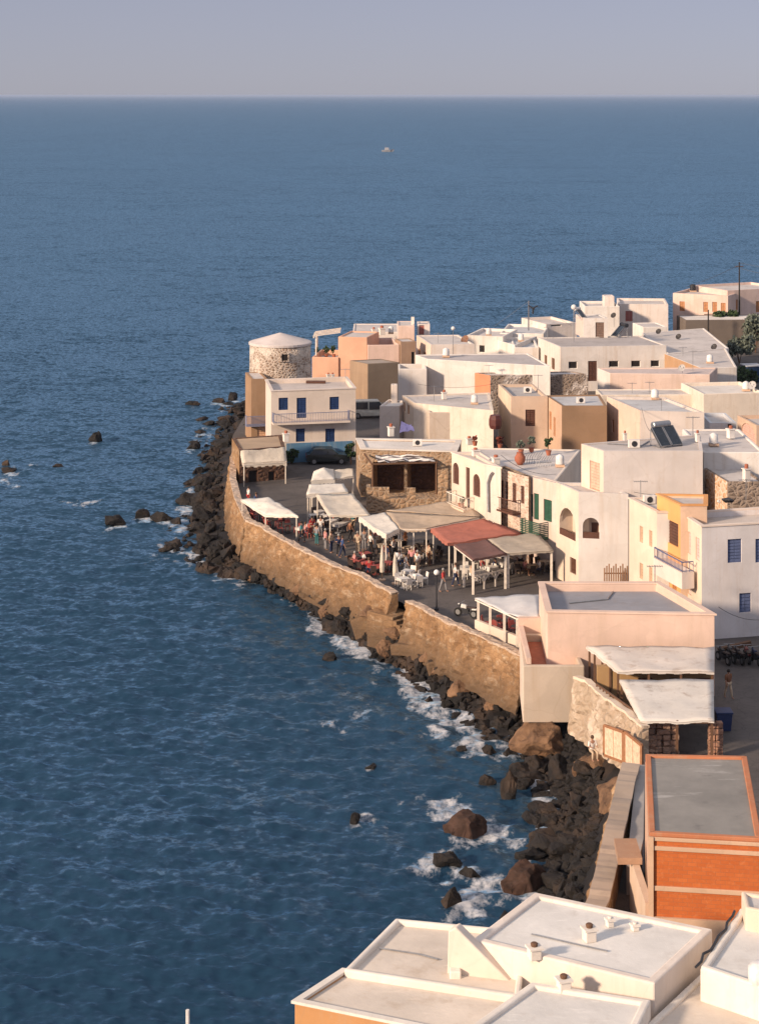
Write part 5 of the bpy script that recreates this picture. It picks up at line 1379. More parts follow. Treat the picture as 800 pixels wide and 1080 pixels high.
# ------------------------------------------------------------------ people
def skinned(verts, edges, radii, mt, name, sub=1):
    me_ = bpy.data.meshes.new(name); me_.from_pydata(verts, edges, []); me_.update()
    o = bpy.data.objects.new(name, me_); COL.objects.link(o)
    sk = o.modifiers.new('skin', 'SKIN'); sk.use_smooth_shade = True
    for i, r_ in enumerate(radii): me_.skin_vertices[0].data[i].radius = r_ if isinstance(r_, tuple) else (r_, r_)
    me_.skin_vertices[0].data[0].use_root = True
    ss = o.modifiers.new('sub', 'SUBSURF'); ss.levels = sub; ss.render_levels = sub
    dg = bpy.context.evaluated_depsgraph_get()
    m2 = bpy.data.meshes.new_from_object(o.evaluated_get(dg)); m2.name = name
    bpy.data.objects.remove(o); bpy.data.meshes.remove(me_)
    m2.materials.clear(); m2.materials.append(mt)
    return m2
SKIN = plain('skin', (0.40, 0.22, 0.15), .6)
def pose(kind):
    """joints; the figure faces -y, feet on z = 0"""
    J = {}
    hz = .93 if kind != 'sit' else .50
    J['pel'] = Vector((0, 0, hz)); J['wai'] = J['pel'] + Vector((0, 0, .16)); J['che'] = J['pel'] + Vector((0, -.01, .38)); J['nek'] = J['pel'] + Vector((0, 0, .55))
    J['hea'] = J['nek'] + Vector((0, -.02, .10)); J['top'] = J['nek'] + Vector((0, -.015, .24))
    for s, n_ in ((-1, 'L'), (1, 'R')):
        J['hip' + n_] = J['pel'] + Vector((.09 * s, 0, -.04)); J['sho' + n_] = J['che'] + Vector((.19 * s, 0, .09))
        if kind == 'sit':
            J['kne' + n_] = J['hip' + n_] + Vector((.05 * s, -.42, .02)); J['ank' + n_] = J['kne' + n_] + Vector((0, .03, -.42)); J['toe' + n_] = J['ank' + n_] + Vector((.02 * s, -.16, -.03))
            J['elb' + n_] = J['sho' + n_] + Vector((.05 * s, -.08, -.26)); J['wri' + n_] = J['elb' + n_] + Vector((-.06 * s, -.24, .02))
        else:
            st = {'stand': 0, 'walk': .22 * s, 'lean': .05 * s}[kind]
            J['kne' + n_] = J['hip' + n_] + Vector((.01 * s, -st * .7 - .02, -.42)); J['ank' + n_] = J['hip' + n_] + Vector((.02 * s, -st if st > 0 else -st * 1.2, -.82)); J['toe' + n_] = J['ank' + n_] + Vector((.03 * s, -.17, -.04))
            J['elb' + n_] = J['sho' + n_] + Vector((.07 * s, st * .5 + .02, -.28))
            J['wri' + n_] = J['elb' + n_] + (Vector((-.05 * s, -.22, .05)) if kind == 'lean' else Vector((.0, -.06 + st * .3, -.25)))
        J['han' + n_] = J['wri' + n_] + (J['wri' + n_] - J['elb' + n_]).normalized() * .09
    return J
def person_meshes(kind, skirt=False):
    J = pose(kind)
    def mk(names, edges, radii, mt, nm):
        ix = {n_: i for i, n_ in enumerate(names)}
        return skinned([tuple(J[n_]) for n_ in names], [(ix[a], ix[b]) for a, b in edges], radii, mt, nm)
    body = mk(['pel', 'wai', 'che', 'nek', 'hea', 'top'] + [k + n_ for n_ in 'LR' for k in ('hip', 'kne', 'ank', 'toe', 'sho', 'elb', 'wri', 'han')],
              [('pel', 'wai'), ('wai', 'che'), ('che', 'nek'), ('nek', 'hea'), ('hea', 'top')] + [e for n_ in 'LR' for e in (('pel', 'hip' + n_), ('hip' + n_, 'kne' + n_), ('kne' + n_, 'ank' + n_), ('ank' + n_, 'toe' + n_), ('che', 'sho' + n_), ('sho' + n_, 'elb' + n_), ('elb' + n_, 'wri' + n_), ('wri' + n_, 'han' + n_))],
              [(.13, .10), (.12, .09), (.14, .10), .05, (.085, .10), (.06, .075)] + [.085, .058, .042, .04, .055, .042, .032, .04] * 2, SKIN, 'body')
    shirt = mk(['wai', 'pel', 'che', 'shoL', 'shoR', 'elbL', 'elbR'], [('pel', 'wai'), ('wai', 'che'), ('che', 'shoL'), ('che', 'shoR'), ('shoL', 'elbL'), ('shoR', 'elbR')],
               [(.15, .115), (.155, .12), (.17, .125), .075, .075, .06, .06], M_WCH, 'shirt')
    tr = mk(['pel', 'hipL', 'hipR', 'kneL', 'kneR', 'ankL', 'ankR'], [('pel', 'hipL'), ('pel', 'hipR'), ('hipL', 'kneL'), ('hipR', 'kneR'), ('kneL', 'ankL'), ('kneR', 'ankR')],
            [(.15, .12), .10, .10, .075, .075, .06, .06], M_DCH, 'trousers')
    m_ = MB(); t = J['hea'] + Vector((0, .015, .055))
    m_.lathe(t, [(.098, -.06), (.105, 0), (.098, .05), (.06, .10), (.005, .118)], 10)
    hair = m_.mesh('hair', M_DCH, (0, 0, 0), True)
    return body, shirt, tr, hair
PM = {k: person_meshes(k) for k in ('stand', 'walk', 'lean', 'sit')}
def cl(name, c): return plain('cotton_' + name, c, .85)
CLO = {'white': cl('white', (.70, .66, .62)), 'black': cl('black', (.025, .025, .03)), 'blue': cl('blue', (.05, .09, .22)), 'red': cl('red', (.42, .05, .05)), 'pink': cl('pink', (.58, .27, .26)),
       'grey': cl('grey', (.25, .24, .25)), 'beige': cl('beige', (.50, .38, .27)), 'navy': cl('navy', (.03, .04, .09)), 'teal': cl('teal', (.05, .17, .18)), 'brown': cl('brown', (.20, .09, .05)), 'orange': cl('orange', (.50, .20, .08))}
HAIR = [plain('hair_dark', (.025, .018, .015), .7), plain('hair_brown', (.09, .05, .03), .7), plain('hair_grey', (.30, .28, .26), .7)]
def person(kind, u, v, top, bot, where, rz=None, z=3.504, hair=0, sc=1.0, lab=None):
    p = P(u, v, z)
    r = root('person', p, lab or f"person in {top} top and {bot} trousers {where}", 'person')
    r.rotation_euler = (0, 0, random.uniform(0, 6.28) if rz is None else rz); r.scale = (sc, sc, sc)
    for me_, nm, mt in zip(PM[kind], ('body', 'shirt', 'trousers', 'hair'), (SKIN, CLO[top], CLO[bot], HAIR[hair])):
        o = bpy.data.objects.new(nm, me_); COL.objects.link(o); o.parent = r
        if nm != 'body':
            o.material_slots[0].link = 'OBJECT'; o.material_slots[0].material = mt
    return r
PEOPLE = [('walk', 467, 624, 'red', 'grey', 'walking past the globe street lamp', 1.2), ('stand', 343, 580, 'pink', 'grey', 'behind the sea wall near the white tables', 2),
          ('stand', 349, 583, 'beige', 'navy', 'standing beside the person in pink at the wall', 1), ('lean', 357, 586, 'navy', 'black', 'leaning on the sea wall in dark clothes', .3),
          ('walk', 361, 588, 'blue', 'navy', 'rightmost of the group behind the sea wall', 1.6), ('stand', 334, 575, 'grey', 'teal', 'leftmost of the group behind the sea wall', 2.5),
          ('walk', 318, 572, 'teal', 'black', 'walking alone inside the sea wall bend', 4.4), ('lean', 329, 566, 'red', 'beige', 'bending over the white table at the wall bend', .6),
          ('stand', 377, 583, 'beige', 'beige', 'waiting left of the tan awning in pale clothes', 3), ('stand', 384, 580, 'grey', 'grey', 'standing in grey before the white front awning', 0),
          ('walk', 391, 584, 'white', 'black', 'stepping out under the white front awning edge', 5), ('stand', 396, 578, 'pink', 'white', 'in the shade at the white front awning corner', 1),
          ('lean', 415, 590, 'white', 'black', 'serving a table under the tan awning', 4), ('stand', 427, 578, 'orange', 'brown', 'far back under the tan awning', 2),
          ('sit', 405, 590, 'pink', 'grey', 'seated seaward under the tan awning', 1), ('sit', 421, 598, 'white', 'blue', 'seated back to the sea under the tan awning', 2.6),
          ('sit', 436, 592, 'red', 'black', 'seated in the middle of the tan awning shade', 4), ('sit', 448, 590, 'beige', 'grey', 'seated at the inner tan awning table', 0),
          ('sit', 389, 606, 'red', 'navy', 'seated at a red table along the curved wall', 3.4), ('sit', 374, 599, 'pink', 'black', 'seated at the first red table along the wall', 5),
          ('stand', 440, 604, 'white', 'beige', 'standing out in front of the tan awning', 5.5), ('walk', 428, 607, 'grey', 'white', 'crossing the promenade beside the closed parasols', 1.5),
          ('sit', 497, 612, 'beige', 'white', 'seated at the front of the mauve pergola', 2), ('sit', 522, 606, 'navy', 'grey', 'seated deep under the mauve pergola', 4.1),
          ('sit', 553, 606, 'pink', 'brown', 'seated left under the beige pergola', 1), ('stand', 560, 598, 'orange', 'brown', 'standing among tables under the beige pergola', 2),
          ('sit', 568, 606, 'white', 'navy', 'seated right under the beige pergola', 5), ('stand', 548, 602, 'white', 'black', 'waiting at the beige pergola post', .5),
          ('sit', 275, 546, 'red', 'black', 'seated under the white sun sail', 2), ('stand', 262, 533, 'white', 'red', 'standing at the kiosk side of the sun sail', 2),
          ('stand', 270, 540, 'blue', 'beige', 'between the dark tables under the sun sail', 1), ('sit', 283, 545, 'white', 'grey', 'seated at the middle table under the sun sail', 4), ('sit', 297, 554, 'orange', 'black', 'seated at the seaward edge of the sun sail', 3),
          ('sit', 322, 567, 'pink', 'navy', 'seated at the table by the wall bend', 5), ('stand', 338, 566, 'white', 'grey', 'standing between white tables behind the wall group', 3), ('walk', 369, 571, 'brown', 'black', 'walking in front of the pleated awning corner', 2), ('sit', 352, 553, 'red', 'grey', 'seated at a white table before the pleated awning', 1),
          ('stand', 372, 560, 'teal', 'beige', 'in shade behind the pleated awning right post', 0), ('sit', 383, 598, 'white', 'brown', 'seated at the inner red table by the wall', 2), ('walk', 409, 597, 'navy', 'grey', 'passing behind the left closed parasol', 4.5), ('stand', 434, 600, 'pink', 'black', 'beside the right closed parasol in the shade edge', 3),
          ('stand', 452, 596, 'beige', 'brown', 'at the red awning corner post', 2), ('sit', 508, 605, 'red', 'white', 'seated in the middle of the mauve pergola', 2), ('walk', 480, 618, 'white', 'navy', 'walking along the mauve pergola front', 1.5),
          ('walk', 767.5, 736, 'brown', 'beige', 'walking alone on the street by the motorbikes', .4), ('stand', 640, 598, 'grey', 'navy', 'standing in the gap left of the slim-windowed house', 0)]
for k_, u, v, t_, b_, w_, rz in PEOPLE: person(k_, u, v, t_, b_, w_, rz, hair=random.randrange(3))
person('sit', 624, 800, 'white', 'beige', '', .3, 2.9, 1, 1.0, 'person in white sitting on the rocks by the plank door')

# ------------------------------------------------------------------ vehicles
def wheel(par, c, r_, w_, ax=(1, 0, 0)):
    c = Vector(c); ax = Vector(ax)
    t = MB(); t.tube([c - ax * w_ / 2, c + ax * w_ / 2], r_, 16); o = t.build('wheel', plain('tyre_rubber', (.018, .018, .018), .85), par)
    m = MB(); m.tube([c - ax * (w_ / 2 + .006), c + ax * (w_ / 2 + .006)], r_ * .6, 12); m.build('rim', M_STEEL, o)
def car(label, loc, rz, paint, L=4.3, Wd=1.75, H=1.55, van=False):
    """built along x, then turned"""
    r = root('parked_car', loc, label, 'van' if van else 'car'); org = Vector(loc); h = L / 2
    if van: prof = [(-h, .35), (-h, 1.0), (-h + .12, H - .12), (-h + .35, H), (h - 1.35, H), (h - .55, 1.05), (h - .05, .9), (h, .35)]
    else: prof = [(-h, .4), (-h + .03, .95), (-h + .35, 1.02), (-h + .75, H - .05), (-h + 1.2, H), (h - 1.75, H - .03), (h - 1.15, 1.02), (h - .12, .88), (h, .6), (h - .03, .35)]
    mb = MB(); n = len(prof)
    rings = []
    for y, kx in ((-Wd / 2, 0), (-Wd / 2 + .05, 1), (Wd / 2 - .05, 1), (Wd / 2, 0)):
        rings.append([org + Vector((x * (.985 if kx == 0 else 1), y * (1 - .12 * max(0, z - 1.0) / .55), z if kx else .38 + (z - .38) * .985)) for x, z in prof])
    mb.add([p for q_ in rings for p in q_], [(i * n + j, i * n + (j + 1) % n, (i + 1) * n + (j + 1) % n, (i + 1) * n + j) for i in range(3) for j in range(n)] + [tuple(range(n)), tuple(3 * n + j for j in range(n - 1, -1, -1))])
    mb.build('body', paint, r, bevel=.04)
    def side(xs, nm, mt):
        for s in (-1, 1):
            m_ = MB(); q_ = [org + Vector((x, s * (Wd / 2 + .012) * (1 - .12 * max(0, z - 1.0) / .55), z)) for x, z in xs]
            m_.add(q_ + [p - Vector((0, s * .02, 0)) for p in q_], [(0, 1, 2, 3), (7, 6, 5, 4), (0, 4, 5, 1), (1, 5, 6, 2), (2, 6, 7, 3), (3, 7, 4, 0)]); m_.build(nm, mt, r)
    z1 = H - .12
    if van: side([(-.2, 1.02), (h - .75, 1.02), (h - 1.3, z1), (-.2, z1)], 'window', M_GLASS); side([(-h + .3, 1.05), (-.35, 1.05), (-.35, z1), (-h + .4, z1)], 'window', M_GLASS)
    else: side([(.05, 1.02), (h - 1.3, 1.02), (h - 1.85, z1), (.05, z1)], 'window', M_GLASS); side([(-h + .5, 1.03), (-.05, 1.03), (-.05, z1), (-h + .85, z1)], 'window', M_GLASS)
    for x, z0, x2, z2 in ((h - 1.12, 1.03, h - 1.7, H - .1), (-h + .42, 1.06, -h + .72, H - .12)):
        s = 1 if x > 0 else -1; m_ = MB(); k = Vector((s * .03, 0, .02))
        m_.quad(org + Vector((x, -Wd * .41, z0)) + k, org + Vector((x, Wd * .41, z0)) + k, org + Vector((x2, Wd * .38, z2)) + k, org + Vector((x2, -Wd * .38, z2)) + k); m_.build('windscreen', M_GLASS, r)
    for s in (-1, 1):
        MB().box(org + Vector((h - .05, s * Wd * .34, .62)), .12, .3, .16).build('headlight', plain('lamp_lens', (.75, .75, .72), .15), r)
        MB().box(org + Vector((-h + .04, s * Wd * .38, .7)), .1, .2, .22).build('tail_light', plain('red_lens', (.35, .02, .02), .2), r)
        for x in (-h + .78, h - .82): wheel(r, org + Vector((x, s * (Wd / 2 - .1), .33)), .33, .22, (0, 1, 0))
    r.rotation_euler = (0, 0, rz)
    return r
car('dark estate car parked before the blue plinth house', P(345.5, 488.5, 3.504), .06, plain('dark_paint', (.022, .026, .026), .25, 0, .1, 3, .5))
car('white van parked behind the blue-shuttered house', P(390, 440, 3.504), .15, plain('white_paint', (.52, .50, .44), .35), 4.6, 1.8, 1.95, True)
def motorbike(label, loc, rz, paint, group=None):
    r = root('motorbike', loc, label, 'motorbike', group); o = Vector(loc)
    for x in (-.62, .62): wheel(r, o + Vector((x, 0, .30)), .30, .11, (0, 1, 0))
    mb = MB(); mb.tube([o + Vector((.62, 0, .3)), o + Vector((.42, 0, .95))], .045, 6); mb.tube([o + Vector((-.62, 0, .3)), o + Vector((-.05, 0, .42)), o + Vector((.4, 0, .85))], .06, 6)
    mb.box(o + Vector((0, 0, .3)), .5, .26, .32); mb.build('frame', M_IRON, r)
    mb = MB(); mb.hexa([o + Vector(p) for p in ((-.1, -.13, .62), (.38, -.12, .66), (.38, .12, .66), (-.1, .13, .62))], [o + Vector(p) for p in ((-.05, -.1, .86), (.34, -.08, .92), (.34, .08, .92), (-.05, .1, .86))])
    mb.build('tank', paint, r, bevel=.03); mb = MB()
    mb.hexa([o + Vector(p) for p in ((-.85, -.1, .6), (-.5, -.12, .58), (-.5, .12, .58), (-.85, .1, .6))], [o + Vector(p) for p in ((-.9, -.07, .72), (-.5, -.1, .68), (-.5, .1, .68), (-.9, .07, .72))])
    mb.build('tail', paint, r, bevel=.03)
    MB().hexa([o + Vector(p) for p in ((-.8, -.13, .722), (-.08, -.13, .7), (-.08, .13, .7), (-.8, .13, .722))], [o + Vector(p) for p in ((-.82, -.1, .82), (-.08, -.11, .78), (-.08, .11, .78), (-.82, .1, .82))]).build('saddle', M_DCH, r, bevel=.02)
    mb = MB(); mb.tube([o + Vector((.33, -.36, 1.02)), o + Vector((.42, 0, .96)), o + Vector((.33, .36, 1.02))], .022, 6); mb.build('handlebar', M_STEEL, r)
    mb = MB(); mb.tube([o + Vector((.46, 0, .86)), o + Vector((.58, 0, .84))], .09, 10); mb.build('headlight', M_STEEL, r)
    r.rotation_euler = (0, 0, rz); return r
for i, (u, v, rz, lab, c) in enumerate([(762, 699, 1.9, 'black motorbike at the left end of the parked row', (.02, .02, .022)), (770, 697, 1.7, 'dark grey motorbike second in the parked row', (.06, .06, .065)), (778, 699, 1.8, 'black motorbike in the middle of the parked row', (.03, .02, .02)),
                                       (787, 698, 1.6, 'dark red motorbike fourth in the parked row', (.12, .02, .02)), (796, 700, 1.8, 'dark blue motorbike at the right border', (.02, .03, .07))]):
    motorbike(lab, P(u, v, 3.504), rz, plain('bike_paint', c, .3), 'motorbikes parked in a row by the white house')
motorbike('pale scooter parked between lamp and sea wall pergola', P(491, 651, 3.504), 2.6, plain('bike_paint', (.6, .58, .55), .3))

# small moored-looking motor boat far out at sea
bo = root('boat', P(408.5, 160, 0.02), 'tiny pale motor boat far out on the open sea', 'boat'); o = wloc(bo)
mb = MB()
sec = [(-4.2, 1.3, .2, 1.2), (-1, 1.5, .1, 1.25), (2, 1.25, .1, 1.4), (4.4, .1, .7, 1.9)]
vs = []
for x, w_, z0, z1 in sec: vs += [o + Vector((x, -w_ * .6, z0 - .4)), o + Vector((x, -w_, z1)), o + Vector((x, w_, z1)), o + Vector((x, w_ * .6, z0 - .4))]
mb.add(vs, [(i * 4 + j, i * 4 + (j + 1) % 4, (i + 1) * 4 + (j + 1) % 4, (i + 1) * 4 + j) for i in range(3) for j in range(4)] + [(0, 1, 2, 3), (15, 14, 13, 12)])
mb.build('hull', plain('boat_white', (.34, .34, .36), .5), bo)
MB().box(o + Vector((-.5, 0, 1.2)), 3.0, 1.9, 1.7).build('cabin', plain('boat_white', (.34, .34, .36), .5), bo, bevel=.15)
mb = MB(); mb.bar(o + Vector((-1.5, 0, 2.9)), o + Vector((-1.5, 0, 5.2)), .12); mb.build('mast', M_STEEL, bo)

# ------------------------------------------------------------------ roof furniture
M_PANEL = plain('collector_glass', (.012, .02, .032), .15, 0, .3, 2, .6)
def solar(label, p, rz=0, two=True, tank_mt=None, sc=1.0, tilt=40):
    r = root('solar_heater', p, label, 'solar heater'); o = Vector(p)
    h = 1.25; dp = 1.15
    fr = MB()
    for x in (-1.0, 1.0): fr.bar(o + Vector((x, .65, 0)), o + Vector((x, .65, h)), .06); fr.bar(o + Vector((x, -.6, .02)), o + Vector((x, .65, h)), .06); fr.bar(o + Vector((x, -.6, .02)), o + Vector((x, .65, .02)), .06)
    fr.build('frame', M_STEEL, r)
    for x0, x1 in ((-1.0, -.06), (.06, 1.0)) if two else ((-.6, .6),):
        m_ = MB(); k = Vector((0, -.06, .06))
        q_ = [o + Vector((x0, -.6, .08)), o + Vector((x1, -.6, .08)), o + Vector((x1, .62, h + .05)), o + Vector((x0, .62, h + .05))]
        m_.hexa(q_, [p_ + k for p_ in q_]); c = m_.build('panel', M_PANEL, r)
        f2 = MB()
        for i in range(4): f2.bar(q_[i] + k, q_[(i + 1) % 4] + k, .05)
        f2.build('rim', M_STEEL, c)
    t = MB(); t.tube([o + Vector((x, .75, h + .22)) for x in (-.78, -.72, .72, .78)], .27, 16); t.v[-64:-48] = [v.lerp(o + Vector((-.78, .75, h + .22)), .3) for v in t.v[-64:-48]]
    t.build('tank', tank_mt or M_STEEL, r, smooth=False)
    r.rotation_euler = (0, 0, rz); r.scale = (sc, sc, sc); return r
solar('solar water heater with two dark panels on the tall blank house', P(702.5, 470, 13.62), .5)
solar('solar heater frame seen side-on on the grey house roof', P(652, 355, 8.92), -1.2, False, M_IRON)
solar('small tilted solar panel beside the bulkhead with a pale tank', P(612, 335, 11.32), .9, False, M_WCH, .75)
def dish(label, u, v, z, r_=.42, h=.9, mt=None, face=(-.5, -.6, .5)):
    p = P(u, v, z); rt = root('satellite_dish', p, label, 'satellite dish')
    MB().tube([p, p + Vector((0, 0, h))], .025, 6).build('post', M_STEEL, rt)
    f_ = Vector(face).normalized(); m_ = MB(); m_.lathe((0, 0, 0), [(.03, 0), (r_ * .5, .04), (r_ * .8, .1), (r_, .17)], 14)
    q_ = f_.to_track_quat('Z', 'Y').to_matrix(); c = p + Vector((0, 0, h)); m_.v = [q_ @ v + c + f_ * .03 for v in m_.v]; m_.f = m_.f[:-1]
    d = m_.build('reflector', mt or plain('dish_grey', (.42, .40, .39), .5), rt)
    m_ = MB(); m_.bar(c - Vector((0, 0, r_ * .5)), c + f_ * r_ * 1.1, .03); m_.box(c + f_ * r_ * 1.1, .08, .08, .1); m_.build('feed_arm', M_STEEL, rt)
dish('brown satellite dish on the back roof left of the white cube', 490.5, 367, 8.5, .55, 1.0, plain('dish_brown', (.20, .10, .06), .6))
dish('grey satellite dish fixed on the long pink house', 719, 393.5, 8.5, .45, .5)
dish('dark satellite dish left of the far pink house', 694.5, 352.5, 8.25, .4, .3, plain('dish_dark', (.05, .045, .045), .6))
dish('dark satellite dish on the pale roof with the aerials', 715.5, 358, 8.0, .4, .3, plain('dish_dark', (.05, .045, .045), .6))
dish('dark dish by the right rim of the pale flat roof', 753, 369, 8.0, .42, .3, plain('dish_dark', (.05, .045, .045), .6))
dish('dark satellite dish on a tall tube beside the bulkhead', 647, 345, 8.92, .4, 1.5, plain('dish_dark', (.05, .045, .045), .6))
dish('pale satellite dish above the right border wall', 793, 411, 8.0, .5, .4)
bt = root('ball_tank', P(604.5, 338, 9), 'white ball shaped tank on a post above the grey roofs', 'tank'); p = P(604.5, 338, 9.0); p = Vector((24.3, 237.5, 9.0))
bt.location = p
MB().tube([p, p + Vector((0, 0, 4.1))], .05, 8).build('post', M_STEEL, bt)
n = 10; MB().lathe(p + Vector((0, 0, 4.4)), [(.34 * math.sin(math.pi * k / n) + .001, -.34 * math.cos(math.pi * k / n)) for k in range(n + 1)], 16).build('ball', plain('white_plastic', (.7, .68, .66), .4), bt, smooth=True)
g2 = root('ball_light', P(477.5, 372, 9.3), 'small white globe on a thin pole above the back roofs', 'lamp'); p = P(477.5, 375, 9.3); g2.location = p
MB().tube([p, p + Vector((0, 0, 3.0))], .03, 6).build('pole', M_STEEL, g2)
MB().lathe(p + Vector((0, 0, 3.2)), [(.24 * math.sin(math.pi * k / n) + .001, -.24 * math.cos(math.pi * k / n)) for k in range(n + 1)], 14).build('globe', plain('white_plastic', (.7, .68, .66), .4), g2, smooth=True)
def aerial(label, u, v, z, h, bars=3):
    p = P(u, v, z); r = root('tv_aerial', p, label, 'aerial'); m_ = MB(); m_.tube([p, p + Vector((0, 0, h))], .03, 5); m_.build('pole', M_STEEL, r)
    m_ = MB(); t = p + Vector((0, 0, h - .08)); m_.bar(t - Vector((.5, 0, 0)), t + Vector((.5, 0, 0)), .035)
    for k in range(bars * 2 + 1): x = -.48 + k * .96 / (bars * 2); m_.bar(t + Vector((x, -.25, 0)), t + Vector((x, .25, 0)), .025)
    m_.build('antenna', M_STEEL, r)
for a_ in [('thin aerial in the middle of the pale aerial roof', 719.5, 377, 8.0, 1.3), ('tall aerial at the front wall of the pink house', 730, 392, 8.42, 2.4), ('short aerial left of two at the foot of the pink house', 666, 415, 7.25, 1.2), ('short aerial right of two at the foot of the pink house', 684.5, 416, 7.25, 1.4),
           ('aerial behind the solar water heater', 697, 434, 9.05, 1.3), ('tall aerial on the village centre flat roof', 457.5, 424, 8.1, 1.7), ('aerial above the coral end wall', 515, 395, 8.9, 1.1), ('aerial on the white block near the white globe', 461.5, 362, 9.35, 1.3)]: aerial(*a_)
ms = root('mast', P(557, 349, 8.3), 'tall steel radio mast with dark rotor on the back roofs', 'mast'); p = Vector((157 * .1275, 255, 8.3)); ms.location = p
m_ = MB(); m_.tube([p, p + Vector((0, 0, 4.0))], .09, 6); m_.build('pole', M_STEEL, ms)
m_ = MB(); t = p + Vector((.6, -.1, 3.0)); m_.tube([t, t + Vector((0, -.7, 0))], .16, 8)
for k in range(3): a_ = k * 2.09 + .5; m_.bar(t, t + Vector((.75 * math.cos(a_), 0, .75 * math.sin(a_))), .16)
m_.bar(p + Vector((0, 0, 3.0)), t, .08); m_.build('rotor', M_IRON, ms)
m_ = MB(); m_.tube([p + Vector((0, 0, 3.9)), p + Vector((6.0, 2, .4))], .02, 4); m_.tube([p + Vector((0, 0, 3.9)), p + Vector((-4.5, 2, .3))], .02, 4); m_.build('guy_wire', M_STEEL, ms)

for a_ in [('pale chimney with terracotta pot left of the purple tarp', 412, 460, 7.85, 1.1, .5), ('white chimney behind the red pots of the restaurant roof', 494.5, 469, 7.85, .7, .5), ('white chimney with dark mouth right above the arched restaurant', 501, 481, 10.55, .6, .5), ('black topped chimney at the arched restaurant corner', 522.5, 490, 10.5, .7, .55),
           ('terracotta chimney pot stack on the right stone wall house', 786.5, 508, 11.75, 1.2, .45), ('small chimney on the flat roof right of the solar heater', 735, 466, 13.65, .8, .3), ('left of two small dark chimneys on the blue-shuttered house', 346, 400, 10.3, .6, .32), ('right of two small dark chimneys on the blue-shuttered house', 350.7, 400, 10.3, .6, .32),
           ('left pale chimney of the pair behind the salmon house', 394, 353, 8.55, .9, .5), ('right pale chimney of the pair behind the salmon house', 402.5, 353, 8.55, 1.1, .7), ('tan chimney at the back corner of the stone kiosk', 301.5, 466, 6.55, 1.0, .5),
           ('small orange capped vent on the roof before the cream cube', 658.5, 465, 13.65, .7, .25), ('white upright vent on the village centre flat roof', 468, 421, 8.1, .9, .45), ('orange topped chimney right of the tall aerial', 770, 462, 13.0, .9, .5)]:
    chimney(*a_)
m_ = root('chimney_stack', P(435, 342, 10.5), 'thin tall white chimney standing on the pink lit cube', 'chimney'); p = P(435, 342.5, 10.5); m_.location = p
MB().box(p, .4, .4, 1.0).build('stack', FGW, m_)
# thing lying on the roof of the house at the right border: a folded dark tarpaulin with a pale end
tp = root('tarpaulin', P(763, 531, 10.7), 'crumpled black tarpaulin heap on the right border flat roof', 'tarpaulin'); p = P(763, 531, 10.7)
mm = boulder_mesh(77, .6, 2); mm.materials.append(M_IRON); o_ = bpy.data.objects.new('heap', mm); COL.objects.link(o_); o_.parent = tp; o_.location = (.25, 0, .25); o_.scale = (1.0, .8, .9)
mm2 = boulder_mesh(78, .5, 2); mm2.materials.append(M_WCH); o_ = bpy.data.objects.new('pale_end', mm2); COL.objects.link(o_); o_.parent = tp; o_.location = (-.4, -.1, .15); o_.scale = (.5, .4, .5)
tp.location = p
def sheet(name, label, cat, pts, mt, th=.03, wob=.1):
    q_ = [P(*a_) for a_ in pts]; cen = sum(q_, Vector()) / 4; r = root(name, cen, label, cat); m_ = MB(); n = 9; vs = []
    for i in range(n + 1):
        for j in range(n + 1):
            s, t = j / n, i / n; p = (q_[0] * (1 - s) + q_[1] * s) * (1 - t) + (q_[3] * (1 - s) + q_[2] * s) * t
            vs.append(p + Vector((0, 0, wob * fbm(p.x * 1.3, p.y * 1.3, 5, 1.0))))
    k = len(vs); fs = []
    for i in range(n):
        for j in range(n): a_ = i * (n + 1) + j; fs += [(a_, a_ + 1, a_ + n + 2, a_ + n + 1), (k + a_ + n + 1, k + a_ + n + 2, k + a_ + 1, k + a_)]
    m_.add(vs + [p - Vector((0, 0, th)) for p in vs], fs); m_.build('sheet', mt, r); return r
sheet('tarpaulin', 'purple blue tarpaulin draped by the small white house', 'tarpaulin', [(421, 455, 7.2), (437, 455, 7.3), (433, 446, 8.0), (423, 445, 8.0)], cloth('purple_tarp', (.13, .13, .30)), wob=.3)
def striped():
    q = NT('striped_tarp'); w_ = q.n('ShaderNodeTexWave'); w_.inputs['Scale'].default_value = .55; w_.inputs['Distortion'].default_value = 2.5; w_.inputs['Detail'].default_value = 2; w_.bands_direction = 'Y'
    q.l(q.pos((.12, 1, 1)), w_.inputs['Vector'])
    return q.done(q.mix(q.ramp(w_.outputs['Fac'], [(.45, 0.0), (.6, 1.0)]), (.72, .68, .64), (.10, .08, .08)), .8)
TT = sheet('tarpaulin', 'white and dark striped tarpaulin shading the stone restaurant terrace', 'tarpaulin', [(399, 488, 7.15), (459, 486, 7.15), (453, 478.5, 7.45), (395, 480.5, 7.45)], striped(), wob=.35)
m_ = MB()
for u, v in ((393, 489), (460, 487.5)):
    p = P(u, v, 7.05); m_.bar((p.x, p.y, 4.2), p, .14)
m_.bar(P(392, 489.5, 7.05), P(461, 487.5, 7.05), .14); m_.bar(P(392, 489.5, 7.05), P(384, 478.5, 7.5), .12); m_.build('frame', M_TIMB, TT)
